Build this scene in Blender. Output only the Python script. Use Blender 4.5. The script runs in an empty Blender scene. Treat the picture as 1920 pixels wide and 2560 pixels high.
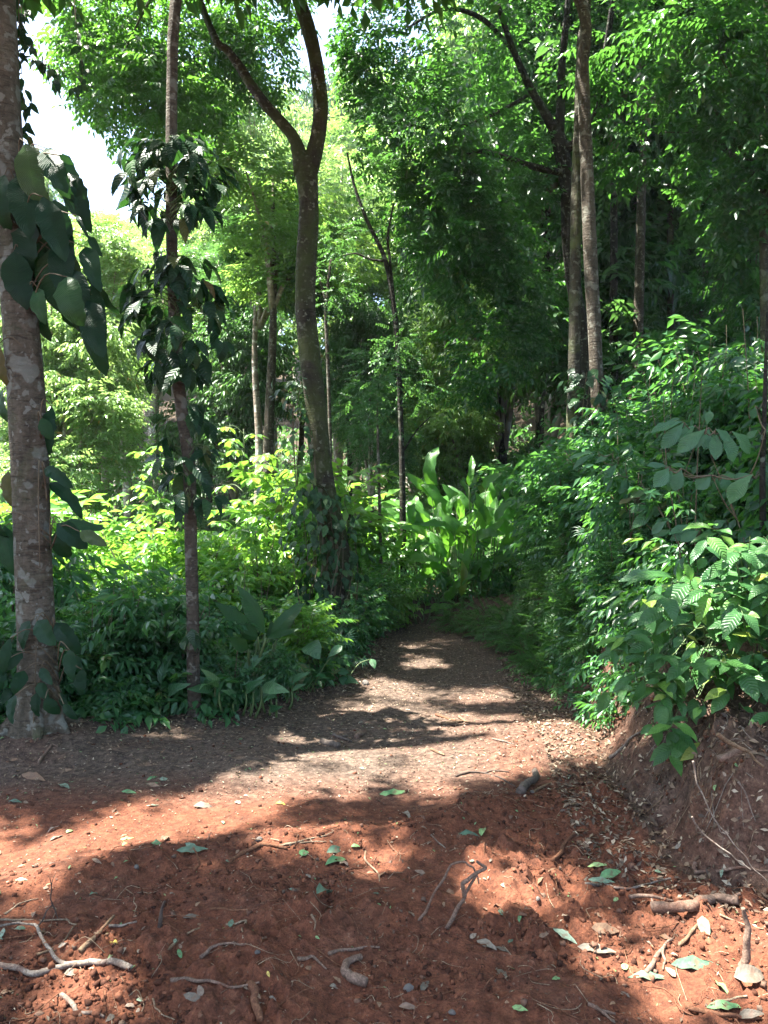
import bpy, math
import numpy as np
from mathutils import Vector, Matrix

rng = np.random.default_rng(11)
scene = bpy.context.scene
col = scene.collection

# ------------------------------------------------------------------ camera, sky, sun, exposure
CAM_Z = 1.6
F = 1900.0                       # focal length in pixels of the 1920x2560 photograph
cam_data = bpy.data.cameras.new('camera')
cam_data.sensor_fit = 'VERTICAL'
cam_data.sensor_height = 36.0
cam_data.lens = 36.0 * F / 2560.0
cam_data.clip_start = 0.05
cam_data.clip_end = 1500.0
cam = bpy.data.objects.new('camera', cam_data)
cam.location = (0, 0, CAM_Z)
cam.rotation_euler = (math.radians(90), 0, 0)
col.objects.link(cam)
scene.camera = cam

SUN_EL, SUN_AZ = 68.0, 88.0      # degrees; azimuth measured from straight ahead towards the left
SUN = np.array([-math.sin(math.radians(SUN_AZ)) * math.cos(math.radians(SUN_EL)),
                math.cos(math.radians(SUN_AZ)) * math.cos(math.radians(SUN_EL)),
                math.sin(math.radians(SUN_EL))])
world = bpy.data.worlds.new('World')
scene.world = world
world.use_nodes = True
wn = world.node_tree
bg = wn.nodes['Background']
sky = wn.nodes.new('ShaderNodeTexSky')
sky.sky_type = 'NISHITA'
sky.sun_disc = False
sky.sun_elevation = math.radians(SUN_EL)
sky.sun_rotation = math.radians(-SUN_AZ)
sky.air_density = 1.0
sky.dust_density = 2.5
wn.links.new(sky.outputs['Color'], bg.inputs['Color'])
bg.inputs['Strength'].default_value = 0.082

sun_data = bpy.data.lights.new('sun', 'SUN')
sun_data.energy = 5.0
sun_data.angle = math.radians(0.6)
sun_data.color = (1.0, 0.95, 0.86)
sun = bpy.data.objects.new('sun', sun_data)
sun.rotation_euler = Vector(SUN).to_track_quat('Z', 'Y').to_euler()
sun.location = (-20, 10, 60)
col.objects.link(sun)

vs = scene.view_settings
vs.view_transform = 'Standard'
vs.look = 'None'
vs.gamma = 1.0
vs.use_curve_mapping = False
vs.exposure = 3.15
cy = scene.cycles
cy.max_bounces = 7
cy.diffuse_bounces = 4
cy.glossy_bounces = 2
cy.transmission_bounces = 4
cy.transparent_max_bounces = 4
cy.caustics_reflective = False
cy.caustics_refractive = False

# ------------------------------------------------------------------ helpers
S = 1920.0 / 1659.0

def W(px, py, Y):
    """world point seen at photograph pixel (px, py) at distance Y ahead"""
    return np.array([(px - 960.0) / F * Y, Y, CAM_Z - (py - 1280.0) / F * Y])

def _hash(ix, iy, iz, seed):
    n = (ix.astype(np.int64) * 374761393 + iy.astype(np.int64) * 668265263 + iz.astype(np.int64) * 2147483647 + seed * 1274126177)
    n = (n ^ (n >> 13)) * 1274126177
    n = n ^ (n >> 16)
    return (n & 0xFFFF) / 65535.0

def vnoise(x, y, z=None, seed=0):
    x = np.asarray(x, float); y = np.asarray(y, float)
    z = np.zeros_like(x) if z is None else np.asarray(z, float)
    ix, iy, iz = np.floor(x), np.floor(y), np.floor(z)
    fx, fy, fz = x - ix, y - iy, z - iz
    fx = fx * fx * (3 - 2 * fx); fy = fy * fy * (3 - 2 * fy); fz = fz * fz * (3 - 2 * fz)
    r = 0.0
    for dx in (0, 1):
        for dy in (0, 1):
            for dz in (0, 1):
                w = (fx if dx else 1 - fx) * (fy if dy else 1 - fy) * (fz if dz else 1 - fz)
                r = r + w * _hash(ix + dx, iy + dy, iz + dz, seed)
    return r

def fbm(x, y, z=None, seed=0, octv=4, gain=.5):
    a, f, t, s = 1.0, 1.0, 0.0, 0.0
    for i in range(octv):
        t = t + a * vnoise(np.asarray(x) * f, np.asarray(y) * f, None if z is None else np.asarray(z) * f, seed + i * 17)
        s += a; a *= gain; f *= 2.03
    return t / s

def smooth(a, b, x):
    t = np.clip((x - a) / (b - a), 0, 1)
    return t * t * (3 - 2 * t)

def in_poly(poly, x, y):
    x = np.asarray(x); y = np.asarray(y)
    r = np.zeros(x.shape, bool)
    n = len(poly)
    for i in range(n):
        x1, y1 = poly[i]; x2, y2 = poly[(i + 1) % n]
        c = ((y1 > y) != (y2 > y)) & (x < (x2 - x1) * (y - y1) / (y2 - y1 + 1e-9) + x1)
        r ^= c
    return r

# ---- terrain
XL = ([-9, 0, 3, 4.5, 5.3, 5.75, 6.3, 7.2, 8.4, 9.4, 10.1, 10.7, 11.3, 14, 40],
      [-7, -6.5, -5, -3.6, -2.4, -1.4, -.9, -.38, -.2, -.2, -.5, -1.4, -4, -8, -8])
XR = ([-9, 0, 2.4, 2.8, 3.05, 3.3, 3.6, 4.5, 5.3, 6, 7, 8.4, 9.6, 10.3, 10.9, 11.4, 12, 13, 40],
      [12, 9, 5.0, 2.6, 1.65, 1.34, 1.28, 1.36, 1.46, 1.44, 1.5, 1.62, 1.6, 1.3, .4, -1.2, -4, -8, -8])
BH = ([-9, 1, 3.5, 4.5, 6, 8, 9.5, 10.3, 11, 13, 40], [.4, .42, .48, .6, .85, 1.1, .85, .45, .35, .3, .3])
RIDGE = np.array([[-2.2, 2.9], [-1.56, 3.08], [-1.05, 3.43], [-.58, 3.58], [.16, 3.79], [.6, 4.1]])

def seg_dist(P, x, y):
    d = np.full(np.shape(x), 1e9)
    for (x1, y1), (x2, y2) in zip(P[:-1], P[1:]):
        vx, vy = x2 - x1, y2 - y1
        t = np.clip(((x - x1) * vx + (y - y1) * vy) / (vx * vx + vy * vy), 0, 1)
        d = np.minimum(d, np.hypot(x - x1 - t * vx, y - y1 - t * vy))
    return d

_bank_line = np.array(list(zip(XR[1], XR[0])))

def xl(y): return np.interp(y, *XL)
def xr(y): return np.interp(y, *XR)

def bank_d(x, y):
    d = seg_dist(_bank_line, x, y)
    return np.where(x > xr(y), d, -d)

def rough_zone(x, y):
    """1 where the soil was freshly dug (nearer than the ridge, and along the right-hand bank)"""
    yr = np.interp(x, RIDGE[:, 0], RIDGE[:, 1])
    return np.clip(smooth(.25, -.15, y - yr) + smooth(.2, 1.1, x) * smooth(6.5, 4.0, y), 0, 1)

def H(x, y, detail=True):
    x = np.asarray(x, float); y = np.asarray(y, float)
    d = bank_d(x, y)
    wob = (fbm(x * 1.3, y * 1.3, seed=5) - .5) * .35
    wid = np.interp(y, [0, 3.5, 5, 7, 10], [.4, .4, .5, .5, .5])
    bank = np.interp(y, *BH) * smooth(0, 1, (d + wob * .5) / wid)
    hx = np.clip(x - 1.9, 0, None)
    hill = .8 * np.minimum(hx, 1.3) + .38 * np.clip(hx - 1.3, 0, 14) + .1 * np.clip(hx - 15, 0, 60)
    hill = hill * smooth(2.6, 3.8, y)
    t = np.clip(xl(y) - x - .5, 0, 8)
    left = -.05 * t + .05 * np.exp(-((xl(y) - x - .2) / .35) ** 2) * smooth(4.2, 5.5, y)
    far = .30 * np.clip(y - 24, 0, 70) + .1 * np.clip(y - 94, 0, 200)
    z = bank + hill + left + far
    z = z + (fbm(x * .35, y * .35, seed=3) - .5) * .15 * smooth(0, 3, np.abs(d)) + (fbm(x * .08, y * .08, seed=4) - .5) * 5 * smooth(22, 60, y)
    z = z + .10 * np.exp(-(((x + 2.28) / .42) ** 2 + ((y - 5.2) / .38) ** 2))
    if detail:
        rz = rough_zone(x, y)
        near = smooth(14, 9, y)
        z = z + near * (.03 + .01 * rz) * (fbm(x * 2.2, y * 2.2, seed=8) - .5) * 2
        z = z + near * rz * (.012 + .075 * smooth(.42, .66, fbm(x * 1.5, y * 1.5, seed=19, octv=2))) * (np.abs(fbm(x * 7, y * 7, seed=9, octv=4, gain=.6) - .5) * 2) ** 1.2 * 1.6
        z = z + near * .012 * (fbm(x * 18, y * 18, seed=10, octv=3) - .5) * (1 + 2.2 * rz)
        z = z + .055 * np.exp(-(seg_dist(RIDGE, x, y) / .14) ** 2) * (.5 + fbm(x * 4, y * 4, seed=12))
        bk = smooth(0, .2, d) * smooth(1.3, .5, d) * near
        z = z + bk * ((fbm(x * 5, y * 5, seed=13) - .5) * .2 + (np.abs(fbm(x * 13, y * 13, seed=18, octv=3) - .5)) * .16 + (fbm(x * 6, y * 24, seed=14) - .5) * .09)
    return z

def G(px, py):
    """first point of the ground seen at photograph pixel (px, py)"""
    Y = np.concatenate([np.arange(1.2, 16, .04), np.arange(16, 120, .2)])
    Z = CAM_Z - (py - 1280.) / F * Y
    k = np.nonzero(Z <= H((px - 960.) / F * Y, Y, False) + .08)[0]
    y0 = Y[k[0]] if len(k) else Y[-1]
    Y = np.arange(y0 - .15, y0 + .9, .006)
    X = (px - 960.) / F * Y
    Z = CAM_Z - (py - 1280.) / F * Y
    k = np.nonzero(Z <= H(X, Y))[0]
    k = k[0] if len(k) else len(Y) - 1
    return np.array([X[k], Y[k], H(X[k], Y[k])])

def proj(P):
    P = np.asarray(P)
    Y = np.maximum(P[..., 1], .05)
    return 960 + P[..., 0] / Y * F, 1280 - (P[..., 2] - CAM_Z) / Y * F

# ---- where sunlight reaches the ground (drawn as in the photograph, used to leave gaps in the crowns overhead)
def dp(*pts): return [(x * S, y * S) for x, y in pts]
LIT = [
    dp((-300, 1730), (0, 1755), (120, 1755), (230, 1795), (300, 1760), (420, 1700), (560, 1650), (690, 1680), (700, 1735), (600, 1775), (470, 1800), (440, 1845), (330, 1850), (220, 1895), (120, 1935), (0, 1950), (-300, 1990)),
    dp((640, 1580), (720, 1545), (840, 1520), (960, 1535), (1150, 1550), (1260, 1590), (1250, 1650), (1120, 1660), (1010, 1665), (1000, 1705), (880, 1722), (760, 1715), (640, 1680), (600, 1630)),
    dp((780, 1478), (1000, 1482), (1110, 1492), (1110, 1512), (960, 1512), (800, 1510)),
    dp((850, 1428), (960, 1424), (1000, 1432), (960, 1442), (860, 1446)),
    dp((860, 1395), (950, 1388), (970, 1400), (880, 1410)),
    dp((540, 1840), (640, 1795), (780, 1800), (900, 1815), (930, 1880), (800, 1900), (700, 1885), (600, 1885)),
    dp((980, 1890), (1100, 1850), (1210, 1865), (1200, 1930), (1100, 1940), (1010, 1965)),
    dp((1080, 1975), (1180, 1960), (1220, 1990), (1150, 2030)),
    dp((1230, 2060), (1330, 2000), (1440, 1960), (1530, 1990), (1659, 1980), (1900, 2000), (1900, 2330), (1659, 2250), (1500, 2212), (1400, 2150), (1300, 2140)),
    dp((0, 1995), (120, 2000), (110, 2040), (0, 2060)),
    dp((20, 2120), (200, 2090), (330, 2110), (300, 2170), (140, 2190), (20, 2170)),
    dp((640, 2010), (760, 1990), (800, 2040), (690, 2060)),
    dp((1215, 1600), (1300, 1500), (1345, 1480), (1350, 1530), (1290, 1610), (1240, 1640)),
]
LIT_BALLS = []   # (centre, radius): plants that stand in direct sun

def sunlit(P):
    """True for points in the crowns whose shadow would fall where the photograph is sunlit"""
    P = np.asarray(P, float)
    x, y, z = P[:, 0].copy(), P[:, 1].copy(), P[:, 2]
    gz = np.zeros(len(P))
    for _ in range(4):
        t = (z - gz) / SUN[2]
        gx, gy = x - SUN[0] * t, y - SUN[1] * t
        gz = H(gx, gy, False)
    px, py = proj(np.stack([gx, gy, gz], -1))
    n = (fbm(gx * 4, gy * 4, seed=21) - .5) * 70
    m = (fbm(gx * 4, gy * 4, seed=31) - .5) * 40
    r = np.zeros(len(P), bool)
    for q in LIT:
        q = np.array(q); c = q.mean(0)
        q = c + (q - c) * (1 + 9 / np.maximum(np.abs(q - c), 60))
        r |= in_poly(q, px + n, py + m)
    r &= (gy > .5) & (fbm(gx * 7, gy * 7, seed=41, octv=3) > .33)
    for c, rad in LIT_BALLS:
        d = P - np.asarray(c)
        a = d @ SUN
        dist = np.linalg.norm(d - a[:, None] * SUN, axis=1)
        r |= (dist < rad) & (a > 0)
    return r

# ---- mesh building
def new_mesh(name, V, T=None, Q=None, mat=None, tint=None, uv=None, smooth_=True):
    V = np.asarray(V, np.float32)
    T = np.zeros((0, 3), np.int32) if T is None or len(T) == 0 else np.asarray(T, np.int32)
    Q = np.zeros((0, 4), np.int32) if Q is None or len(Q) == 0 else np.asarray(Q, np.int32)
    me = bpy.data.meshes.new(name)
    me.vertices.add(len(V)); me.vertices.foreach_set('co', V.ravel())
    loops = np.concatenate([T.ravel(), Q.ravel()])
    me.loops.add(len(loops)); me.loops.foreach_set('vertex_index', loops)
    starts = np.concatenate([np.arange(len(T)) * 3, len(T) * 3 + np.arange(len(Q)) * 4]).astype(np.int32)
    me.polygons.add(len(starts)); me.polygons.foreach_set('loop_start', starts)
    if smooth_:
        me.polygons.foreach_set('use_smooth', np.ones(len(starts), bool))
    if uv is not None:
        l = me.uv_layers.new(name='UVMap')
        l.data.foreach_set('uv', np.asarray(uv, np.float32)[loops].ravel())
    if tint is not None:
        tint = np.asarray(tint, np.float32)
        if tint.ndim == 1:
            a = me.attributes.new('tint', 'FLOAT', 'POINT'); a.data.foreach_set('value', tint)
        else:
            a = me.attributes.new('tint', 'FLOAT_COLOR', 'POINT'); a.data.foreach_set('color', np.concatenate([tint, np.ones((len(tint), 1), np.float32)], 1).ravel())
    me.update(calc_edges=True)
    if mat is not None:
        me.materials.append(mat)
    return me

class MB:
    def __init__(self): self.V = []; self.T = []; self.Q = []; self.tint = []; self.uv = []; self.n = 0
    def add(self, V, T=None, Q=None, tint=0.5, uv=None):
        V = np.asarray(V, float).reshape(-1, 3)
        self.V.append(V)
        if T is not None: self.T.append(np.asarray(T, np.int64).reshape(-1, 3) + self.n)
        if Q is not None: self.Q.append(np.asarray(Q, np.int64).reshape(-1, 4) + self.n)
        t = np.asarray(tint, float)
        self.tint.append(np.full(len(V), t) if t.ndim == 0 else t)
        self.uv.append(np.zeros((len(V), 2)) if uv is None else np.asarray(uv, float))
        self.n += len(V)
    def mesh(self, name, mat, off=(0, 0, 0), smooth_=True):
        V = np.concatenate(self.V) - np.asarray(off)
        return new_mesh(name, V, np.concatenate(self.T) if self.T else None, np.concatenate(self.Q) if self.Q else None,
                        mat, np.concatenate(self.tint), np.concatenate(self.uv), smooth_)

def catmull(P, R, n):
    P = np.asarray(P, float); R = np.asarray(R, float)
    if len(P) < 3:
        t = np.linspace(0, 1, n)[:, None]
        return P[0] * (1 - t) + P[-1] * t, R[0] * (1 - t[:, 0]) + R[-1] * t[:, 0]
    Q = np.vstack([2 * P[0] - P[1], P, 2 * P[-1] - P[-2]])
    k = len(P) - 1
    u = np.linspace(0, k - 1e-6, n)
    i = u.astype(int); t = (u - i)[:, None]
    p0, p1, p2, p3 = Q[i], Q[i + 1], Q[i + 2], Q[i + 3]
    C = .5 * (2 * p1 + (p2 - p0) * t + (2 * p0 - 5 * p1 + 4 * p2 - p3) * t ** 2 + (3 * p1 - p0 - 3 * p2 + p3) * t ** 3)
    return C, np.interp(u, np.arange(k + 1), R)

def tube(P, R, n=12, segs=8, bump=0., seed=0, smoothing=True, cap=True, freq=3.0):
    """tapered tube along a polyline: (verts, tris, quads, uv)"""
    if smoothing:
        C, r = catmull(P, R, n)
    else:
        C, r = np.asarray(P, float), np.asarray(R, float); n = len(C)
    tg = np.gradient(C, axis=0); tg /= np.linalg.norm(tg, axis=1)[:, None] + 1e-9
    a = np.array([0, 0, 1.]) if abs(tg[0][2]) < .8 else np.array([1., 0, 0])
    s = np.cross(tg[0], a); s /= np.linalg.norm(s)
    S_, B_ = [], []
    for k in range(n):
        s = s - tg[k] * (s @ tg[k]); s = s / (np.linalg.norm(s) + 1e-9)
        S_.append(s); B_.append(np.cross(tg[k], s))
    S_, B_ = np.array(S_), np.array(B_)
    ang = np.arange(segs) / segs * 2 * np.pi
    ca, sa = np.cos(ang), np.sin(ang)
    rad = r[:, None] * np.ones(segs)
    if bump:
        L = np.concatenate([[0], np.cumsum(np.linalg.norm(np.diff(C, axis=0), axis=1))])
        rad = rad * (1 + bump * 2 * (fbm(ca[None] * 1.3 + 7 + 0 * L[:, None], sa[None] * 1.3 + 3 + 0 * L[:, None], L[:, None] * freq + 0 * ca[None], seed=seed, octv=3) - .5))
    V = C[:, None, :] + rad[..., None] * (ca[None, :, None] * S_[:, None] + sa[None, :, None] * B_[:, None])
    V = V.reshape(-1, 3)
    i, j = np.meshgrid(np.arange(n - 1), np.arange(segs), indexing='ij')
    j2 = (j + 1) % segs
    Q = np.stack([i * segs + j, i * segs + j2, (i + 1) * segs + j2, (i + 1) * segs + j], -1).reshape(-1, 4)
    T = []
    if cap:
        V = np.vstack([V, C[0], C[-1]])
        c0, c1 = n * segs, n * segs + 1
        for k in range(segs):
            T += [[c0, (k + 1) % segs, k], [c1, (n - 1) * segs + k, (n - 1) * segs + (k + 1) % segs]]
    return V, (np.array(T) if T else None), Q

# ---- scene objects
def thing(name, label, cat, loc, group=None):
    o = bpy.data.objects.new(name, None)
    o.empty_display_size = .1
    o.location = [float(v) for v in loc]
    o['label'] = label; o['category'] = cat
    if group: o['group'] = group
    col.objects.link(o)
    return o

def part(name, me, parent, M=None, label=None, kind=None):
    o = bpy.data.objects.new(name, me)
    o.parent = parent
    if M is not None: o.matrix_basis = M
    if label: o['label'] = label
    if kind: o['kind'] = kind
    col.objects.link(o)
    return o

def single(name, me, label, cat, loc=(0, 0, 0), group=None):
    o = bpy.data.objects.new(name, me)
    o.location = [float(v) for v in loc]
    o['label'] = label; o['category'] = cat
    if group: o['group'] = group
    col.objects.link(o)
    return o

def setting(name, me, kind='structure'):
    o = bpy.data.objects.new(name, me)
    o['kind'] = kind
    col.objects.link(o)
    return o

def copy_thing(o, label=None, group=None):
    """a copy of a thing with copies of its parts and sub-parts"""
    c = o.copy(); col.objects.link(c)
    if label: c['label'] = label
    if group: c['group'] = group
    for ch in o.children:
        d = ch.copy(); d.parent = c; col.objects.link(d)
        for g in ch.children:
            e = g.copy(); e.parent = d; col.objects.link(e)
    return c

def unit(v):
    v = np.asarray(v, float)
    return v / (np.linalg.norm(v, axis=-1, keepdims=True) + 1e-9)

def frame(P, d, up, sx, sy, sz=None):
    """matrix that lays a unit leaf (along +X, face +Z) from P along d, face towards up"""
    d = unit(d); z = np.asarray(up, float) - d * (np.asarray(up, float) @ d)
    if np.linalg.norm(z) < 1e-3:
        z = np.array([1., 0, 0]) - d * d[0]
    z = unit(z); y = np.cross(z, d)
    sz = sx if sz is None else sz
    m = Matrix.Identity(4)
    for k in range(3):
        m[k][0] = float(d[k] * sx); m[k][1] = float(y[k] * sy); m[k][2] = float(z[k] * sz); m[k][3] = float(P[k])
    return m

# ---- materials
def nodes_of(name):
    m = bpy.data.materials.new(name); m.use_nodes = True
    nt = m.node_tree
    return m, nt, nt.nodes['Principled BSDF'], nt.nodes['Material Output']

def ramp(nt, stops, interp='LINEAR'):
    r = nt.nodes.new('ShaderNodeValToRGB')
    r.color_ramp.interpolation = interp
    e = r.color_ramp.elements
    while len(e) < len(stops): e.new(.5)
    for k, (p, c) in enumerate(stops):
        e[k].position = p; e[k].color = (*c, 1)
    return r

def math_(nt, op, a, b=None, clamp=False):
    n = nt.nodes.new('ShaderNodeMath'); n.operation = op; n.use_clamp = clamp
    for k, v in enumerate((a, b)):
        if v is None: continue
        if isinstance(v, (int, float)): n.inputs[k].default_value = v
        else: nt.links.new(v, n.inputs[k])
    return n.outputs[0]

def mix_col(nt, fac, a, b, mode='MIX'):
    n = nt.nodes.new('ShaderNodeMix'); n.data_type = 'RGBA'; n.blend_type = mode
    for k, v in ((0, fac), (6, a), (7, b)):
        if isinstance(v, (int, float)): n.inputs[k].default_value = v
        elif isinstance(v, tuple): n.inputs[k].default_value = (*v, 1)
        else: nt.links.new(v, n.inputs[k])
    return n.outputs[2]

def noise(nt, scale, detail=4, rough=.55, coord=None, dist=0.):
    n = nt.nodes.new('ShaderNodeTexNoise'); n.inputs['Scale'].default_value = scale
    n.inputs['Detail'].default_value = detail; n.inputs['Roughness'].default_value = rough
    n.inputs['Distortion'].default_value = dist
    if coord is not None: nt.links.new(coord, n.inputs['Vector'])
    return n.outputs['Fac']

def attr(nt, name='tint', out='Fac'):
    a = nt.nodes.new('ShaderNodeAttribute'); a.attribute_name = name
    return a.outputs[out]

def leaf_mat(name, c0, c1, trans, rough=.4, spec=.5, tfac=.4, veins=0, objvar=False, c2=None, old=True):
    """leaf: two greens mixed per leaf, light passing through; veins from the leaf's own length and width"""
    m, nt, bs, out = nodes_of(name)
    if objvar:
        f = nt.nodes.new('ShaderNodeObjectInfo').outputs['Random']
    else:
        f = attr(nt)
    c2 = c2 or c1
    stops = [(0, c0), (.78, c1), (.93, c2), (1.0, (c2[0] * 1.5 + .04, c2[1] * .75, c2[2] * .8) if old else c2)]
    c = ramp(nt, stops).outputs[0]
    if not isinstance(f, (int, float)):
        nt.links.new(f, c.node.inputs[0])
    if veins:
        uv = nt.nodes.new('ShaderNodeUVMap').outputs[0]
        sp = nt.nodes.new('ShaderNodeSeparateXYZ'); nt.links.new(uv, sp.inputs[0])
        v = math_(nt, 'ABSOLUTE', math_(nt, 'MULTIPLY_ADD', sp.outputs[1], 2.0)); v.node.inputs[0].links[0].from_node.inputs[2].default_value = -1.0
        ph = math_(nt, 'SUBTRACT', math_(nt, 'MULTIPLY', sp.outputs[0], float(veins)), math_(nt, 'MULTIPLY', v, veins * .14))
        w = math_(nt, 'ABSOLUTE', math_(nt, 'SINE', math_(nt, 'MULTIPLY', ph, math.pi)))
        line = math_(nt, 'SUBTRACT', 1.0, math_(nt, 'MULTIPLY', w, 4.5), True)
        line = math_(nt, 'MULTIPLY', line, .45)
        mid = math_(nt, 'SUBTRACT', 1.0, math_(nt, 'MULTIPLY', v, 14.0), True)
        both = math_(nt, 'MAXIMUM', line, mid)
        lite = mix_col(nt, 1.0, c, (1.5, 1.45, 1.3), 'MULTIPLY')
        c = mix_col(nt, math_(nt, 'MULTIPLY', both, .38), c, lite)
        bp = nt.nodes.new('ShaderNodeBump'); bp.inputs['Strength'].default_value = .35; bp.inputs['Distance'].default_value = .02
        nt.links.new(math_(nt, 'POWER', w, .6), bp.inputs['Height'])
        nt.links.new(bp.outputs[0], bs.inputs['Normal'])
        tc = nt.nodes.new('ShaderNodeTexCoord').outputs['Object']
        nf = noise(nt, 7., 3, coord=tc)
        c = mix_col(nt, 1.0, c, ramp_link(nt, nf, [(.3, (.8, .82, .8)), (.75, (1.2, 1.15, 1.0))]), 'MULTIPLY')
    nt.links.new(c, bs.inputs['Base Color'])
    bs.inputs['Roughness'].default_value = rough
    bs.inputs['Specular IOR Level'].default_value = spec
    tr = nt.nodes.new('ShaderNodeBsdfTranslucent')
    tcol = mix_col(nt, .6, c, trans)
    nt.links.new(tcol, tr.inputs['Color'])
    mx = nt.nodes.new('ShaderNodeMixShader'); mx.inputs[0].default_value = tfac
    nt.links.new(bs.outputs[0], mx.inputs[1]); nt.links.new(tr.outputs[0], mx.inputs[2])
    nt.links.new(mx.outputs[0], out.inputs['Surface'])
    return m

def ramp_link(nt, f, stops, interp='LINEAR'):
    r = ramp(nt, stops, interp); nt.links.new(f, r.inputs[0]); return r.outputs[0]

def bark_mat(name, base, dark, lichen=None, lich_amt=.5, moss=None, moss_amt=.5, scale=1.0, bump=.9):
    m, nt, bs, out = nodes_of(name)
    tc = nt.nodes.new('ShaderNodeTexCoord').outputs['Object']
    mp = nt.nodes.new('ShaderNodeMapping'); mp.inputs['Scale'].default_value = (1, 1, .28)
    nt.links.new(tc, mp.inputs[0])
    n1 = noise(nt, 9 * scale, 6, .65, mp.outputs[0], .4)
    c = ramp_link(nt, n1, [(.3, dark), (.62, base)])
    n2 = noise(nt, 40 * scale, 4, .6, tc)
    c = mix_col(nt, 1.0, c, ramp_link(nt, n2, [(.3, (.72, .72, .72)), (.7, (1.2, 1.2, 1.2))]), 'MULTIPLY')
    mp2 = nt.nodes.new('ShaderNodeMapping'); mp2.inputs['Scale'].default_value = (1, 1, 7)
    nt.links.new(tc, mp2.inputs[0])
    n6 = noise(nt, 5 * scale, 5, .7, mp2.outputs[0], .8)
    c = mix_col(nt, 1.0, c, ramp_link(nt, n6, [(.36, (.5, .48, .46)), (.46, (1, 1, 1)), (.7, (1.1, 1.1, 1.08))]), 'MULTIPLY')
    if lichen:
        n3 = noise(nt, 6.5 * scale, 2.2, .5, tc, .25)
        f = ramp_link(nt, n3, [(.66 - .18 * lich_amt, (0, 0, 0)), (.70 - .18 * lich_amt, (1, 1, 1))])
        c = mix_col(nt, f, c, lichen)
        n5 = noise(nt, 17 * scale, 2.5, .5, tc, .2)
        f = ramp_link(nt, n5, [(.60, (0, 0, 0)), (.64, (.8, .8, .8))])
        c = mix_col(nt, f, c, tuple(v * 1.25 for v in lichen))
    if moss:
        n4 = noise(nt, 2.2 * scale, 5, .65, tc, .5)
        f = ramp_link(nt, n4, [(.62 - .3 * moss_amt, (0, 0, 0)), (.8 - .3 * moss_amt, (.85, .85, .85))])
        c = mix_col(nt, f, c, moss)
    nt.links.new(c, bs.inputs['Base Color'])
    bs.inputs['Roughness'].default_value = .9
    bs.inputs['Specular IOR Level'].default_value = .2
    bp = nt.nodes.new('ShaderNodeBump'); bp.inputs['Strength'].default_value = bump; bp.inputs['Distance'].default_value = .03
    nt.links.new(math_(nt, 'ADD', math_(nt, 'ADD', n1, n6), math_(nt, 'MULTIPLY', n2, .7)), bp.inputs['Height'])
    nt.links.new(bp.outputs[0], bs.inputs['Normal'])
    return m

def plain_mat(name, c0, c1, rough=.8, scale=30., bump=.3, tfac=0., objvar=False):
    m, nt, bs, out = nodes_of(name)
    tc = nt.nodes.new('ShaderNodeTexCoord').outputs['Object']
    n1 = noise(nt, scale, 5, .6, tc)
    c = ramp_link(nt, n1, [(.3, c0), (.7, c1)])
    if objvar:
        f = nt.nodes.new('ShaderNodeObjectInfo').outputs['Random']
        c = mix_col(nt, 1.0, c, ramp_link(nt, f, [(0, (.7, .72, .75)), (1, (1.25, 1.2, 1.1))]), 'MULTIPLY')
    nt.links.new(c, bs.inputs['Base Color']); bs.inputs['Roughness'].default_value = rough
    bs.inputs['Specular IOR Level'].default_value = .3
    bp = nt.nodes.new('ShaderNodeBump'); bp.inputs['Strength'].default_value = bump; bp.inputs['Distance'].default_value = .01
    nt.links.new(n1, bp.inputs['Height']); nt.links.new(bp.outputs[0], bs.inputs['Normal'])
    return m

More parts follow.
